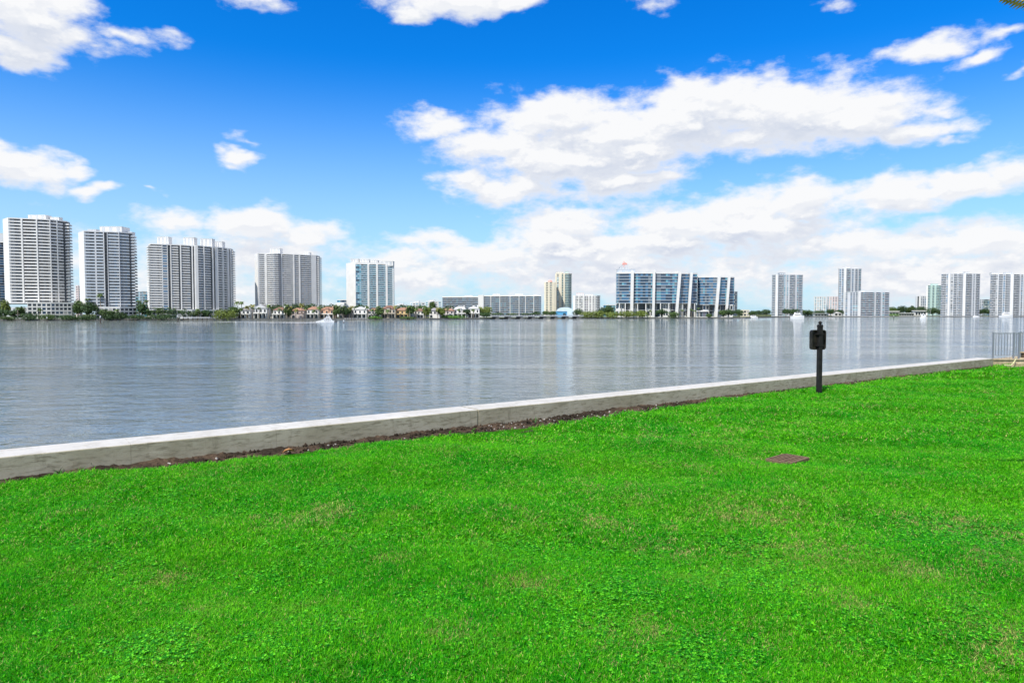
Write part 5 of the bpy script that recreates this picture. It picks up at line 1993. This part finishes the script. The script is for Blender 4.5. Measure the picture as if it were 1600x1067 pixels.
r = random.Random(77)
TUFT = []
for k in range(8):
    mb = MB()
    dry = k == 6
    n = 10
    for i in range(n):
        x, y = r.gauss(0, 0.022), r.gauss(0, 0.022)
        blade(mb, x, y, r.random() * 6.28, r.uniform(0.024, 0.060), r.uniform(0.0042, 0.0080), r.uniform(0.15, 1.3), 1 if dry or r.random() < 0.06 else 0)
    me = mb.mesh('tuft%d' % k, [M['blade'], M['blade_dry']])
    o = bpy.data.objects.new('tuft_%02d' % k, me)
    tufts.objects.link(o)
    TUFT.append(o)
clov = bpy.data.collections.new('clover_sources')
for k in range(3):
    mb = MB()
    for i in range(12):
        x, y, z = r.gauss(0, 0.035), r.gauss(0, 0.035), r.uniform(0.018, 0.05)
        mb.face([(x * .6 - .001, y * .6, -0.005), (x * .6 + .001, y * .6, -0.005), (x + .001, y, z), (x - .001, y, z)])
        a0 = r.random() * 6.28
        tx, ty = r.gauss(0, 0.3), r.gauss(0, 0.3)
        for q_ in range(3):
            a = a0 + q_ * 2.094
            L = r.uniform(0.009, 0.016)
            u = Vector((math.cos(a), math.sin(a), 0))
            v = Vector((-u.y, u.x, 0))
            u.z = u.x * tx + u.y * ty
            v.z = v.x * tx + v.y * ty
            c = Vector((x, y, z))
            mb.face([c, c + u * L * .6 - v * L * .55, c + u * L * 1.15 - v * L * .35, c + u * L, c + u * L * 1.15 + v * L * .35, c + u * L * .6 + v * L * .55])
    me = mb.mesh('clover%d' % k, [M['clover_leaf']])
    o = bpy.data.objects.new('clover_%02d' % k, me)
    clov.objects.link(o)


def vnoise(x, y, sc_, seed):
    """smooth value noise"""
    g = np.random.default_rng(seed).random((256, 256))
    x, y = x * sc_, y * sc_
    xi, yi = np.floor(x).astype(int), np.floor(y).astype(int)
    fx, fy = x - xi, y - yi
    fx, fy = fx * fx * (3 - 2 * fx), fy * fy * (3 - 2 * fy)
    a, b = g[xi % 256, yi % 256], g[(xi + 1) % 256, yi % 256]
    c, d = g[xi % 256, (yi + 1) % 256], g[(xi + 1) % 256, (yi + 1) % 256]
    return (a * (1 - fx) + b * fx) * (1 - fy) + (c * (1 - fx) + d * fx) * fy


def candidates(n, y0, y1):
    """points on the lawn, evenly spread over the ground between two distances"""
    yy = np.sqrt(rng.random(n) * (y1 ** 2 - y0 ** 2) + y0 ** 2)
    px = rng.uniform(-130, 1730, n)
    xx = (px - CX) / F * yy
    dx, dy = xx - A0.x, yy - A0.y
    s = dx * WD.x + dy * WD.y
    w_ = dx * WN.x + dy * WN.y
    ed = edge_w(s) + np.interp(s, ss, jit)
    ok = w_ > ed + rng.normal(0.02, 0.05, n) + 0.10 * (vnoise(s, s * 0, 1.5, 2) - 0.5)
    # keep clear of the grate and the post
    c, ga_, gl_, gw_ = GRATE
    gx, gy = xx - c.x, yy - c.y
    lx = gx * math.cos(ga_) + gy * math.sin(ga_)
    ly = -gx * math.sin(ga_) + gy * math.cos(ga_)
    ok &= ~((np.abs(lx) < gl_ / 2 + 0.01) & (np.abs(ly) < gw_ / 2 + 0.02))
    return xx[ok], yy[ok], s[ok], w_[ok]


def scatter_object(name, pts, rot, scl, idx, coll, mats):
    me = bpy.data.meshes.new(name)
    me.vertices.add(len(pts))
    me.vertices.foreach_set('co', pts.astype(np.float32).ravel())
    a = me.attributes.new('rot', 'FLOAT_VECTOR', 'POINT')
    a.data.foreach_set('vector', rot.astype(np.float32).ravel())
    a = me.attributes.new('scl', 'FLOAT_VECTOR', 'POINT')
    a.data.foreach_set('vector', scl.astype(np.float32).ravel())
    a = me.attributes.new('idx', 'INT', 'POINT')
    a.data.foreach_set('value', idx.astype(np.int32))
    for m_ in mats:
        me.materials.append(m_)
    o = inst(name, me)
    ng = bpy.data.node_groups.new(name + '_scatter', 'GeometryNodeTree')
    ng.interface.new_socket('Geometry', in_out='INPUT', socket_type='NodeSocketGeometry')
    ng.interface.new_socket('Geometry', in_out='OUTPUT', socket_type='NodeSocketGeometry')
    gi, go = ng.nodes.new('NodeGroupInput'), ng.nodes.new('NodeGroupOutput')
    ci = ng.nodes.new('GeometryNodeCollectionInfo')
    ci.inputs['Collection'].default_value = coll
    ci.inputs['Separate Children'].default_value = True
    ci.inputs['Reset Children'].default_value = True
    ip = ng.nodes.new('GeometryNodeInstanceOnPoints')
    ip.inputs['Pick Instance'].default_value = True
    ng.links.new(gi.outputs[0], ip.inputs['Points'])
    ng.links.new(ci.outputs[0], ip.inputs['Instance'])
    for an, ty, sk in (('rot', 'FLOAT_VECTOR', 'Rotation'), ('scl', 'FLOAT_VECTOR', 'Scale'), ('idx', 'INT', 'Instance Index')):
        na = ng.nodes.new('GeometryNodeInputNamedAttribute')
        na.data_type = ty
        na.inputs['Name'].default_value = an
        ng.links.new(na.outputs[0], ip.inputs[sk])
    ng.links.new(ip.outputs[0], go.inputs[0])
    md = o.modifiers.new('scatter', 'NODES')
    md.node_group = ng
    return kind(o, 'stuff')


def spots(x, y, lst):
    out = np.zeros(len(x))
    for (px, py, rad) in lst:
        c = onz(px, py, ZL)
        out = np.maximum(out, np.exp(-((x - c.x) ** 2 + (y - c.y) ** 2) / (rad * rad)))
    return out


DRY_SPOTS = [(820, 920, 0.28), (1062, 858, 0.3), (1200, 872, 0.4), (1275, 862, 0.45), (1545, 882, 0.35), (955, 1010, 0.2), (1150, 800, 0.5), (935, 815, 0.3), (1520, 838, 0.6),
             (1330, 940, 0.3), (520, 800, 0.3), (250, 900, 0.25), (1440, 900, 0.4), (700, 1000, 0.2), (1010, 990, 0.25), (1560, 1010, 0.3), (610, 880, 0.15)]
CLOVER_SPOTS = [(800, 868, 0.5), (830, 955, 0.35), (900, 975, 0.4), (1490, 858, 0.45), (1180, 905, 0.4), (960, 935, 0.35), (560, 985, 0.3), (1560, 985, 0.5), (1420, 1000, 0.4), (690, 950, 0.3),
                (430, 1020, 0.3), (250, 1010, 0.3), (1090, 1040, 0.35)]


def clover_amount(x, y):
    n1 = vnoise(x + 31, y + 17, 0.55, 5) * 0.6 + vnoise(x, y, 1.7, 6) * 0.4
    return n1


X, Yy, S_, W_, SC = [], [], [], [], []
for (n, y0, y1, k) in ((95000, 3.2, 6.5, 1.0), (90000, 6.5, 12.0, 1.35), (80000, 12.0, 24.0, 2.0), (60000, 24.0, 52.0, 3.2)):
    x, y, s, w_ = candidates(n, y0, y1)
    X.append(x)
    Yy.append(y)
    S_.append(s)
    W_.append(w_)
    SC.append(np.full(len(x), k) * (1 + 0.25 * (y - y0) / (y1 - y0)))
X, Yy, S_, W_, SC = (np.concatenate(q_) for q_ in (X, Yy, S_, W_, SC))
Z = ZL + bumps(S_, W_)
N = len(X)
tall = 0.75 + 0.55 * vnoise(X, Yy, 0.9, 9) + 0.25 * vnoise(X, Yy, 4.0, 10)
dry = vnoise(X + 5, Yy, 0.8, 12) * 0.55 + vnoise(X, Yy + 9, 3.0, 13) * 0.45
pd = np.clip((dry - 0.62) * 1.6, 0.035, 0.22) * (0.5 + vnoise(X, Yy, 7.0, 14)) + 0.55 * spots(X, Yy, DRY_SPOTS) * (0.2 + 1.2 * vnoise(X, Yy, 9.0, 16))
idx = rng.integers(0, 7, N)
idx[idx == 6] = 7
idx[rng.random(N) < pd] = 6
rot = np.stack([rng.normal(0, 0.12, N), rng.normal(0, 0.12, N), rng.uniform(0, 6.283, N)], 1)
hz = np.minimum(SC, 1.0 + 0.30 * (SC - 1)) * tall
scl = np.stack([SC, SC, hz], 1)
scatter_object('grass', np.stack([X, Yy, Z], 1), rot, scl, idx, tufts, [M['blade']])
x, y, s, w_ = candidates(60000, 3.2, 10.0)
am = clover_amount(x, y)
keep = rng.random(len(x)) < np.clip((am - 0.50) * 1.6, 0.02, 0.40) * np.clip((9.5 - y) / 4.0, 0, 1) * (vnoise(x, y, 5.0, 15) * 1.3) + 0.5 * spots(x, y, CLOVER_SPOTS) * (0.3 + 0.9 * vnoise(x, y, 8.0, 17))
x, y, s, w_ = x[keep], y[keep], s[keep], w_[keep]
N = len(x)
k = 1.0 + 0.05 * np.maximum(0, y - 5)
scatter_object('clover', np.stack([x, y, ZL + bumps(s, w_)], 1), np.stack([rng.normal(0, .1, N), rng.normal(0, .1, N), rng.uniform(0, 6.28, N)], 1),
               np.stack([k * 0.95, k * 0.95, k * 0.9], 1), rng.integers(0, 3, N), clov, [M['clover_leaf']])
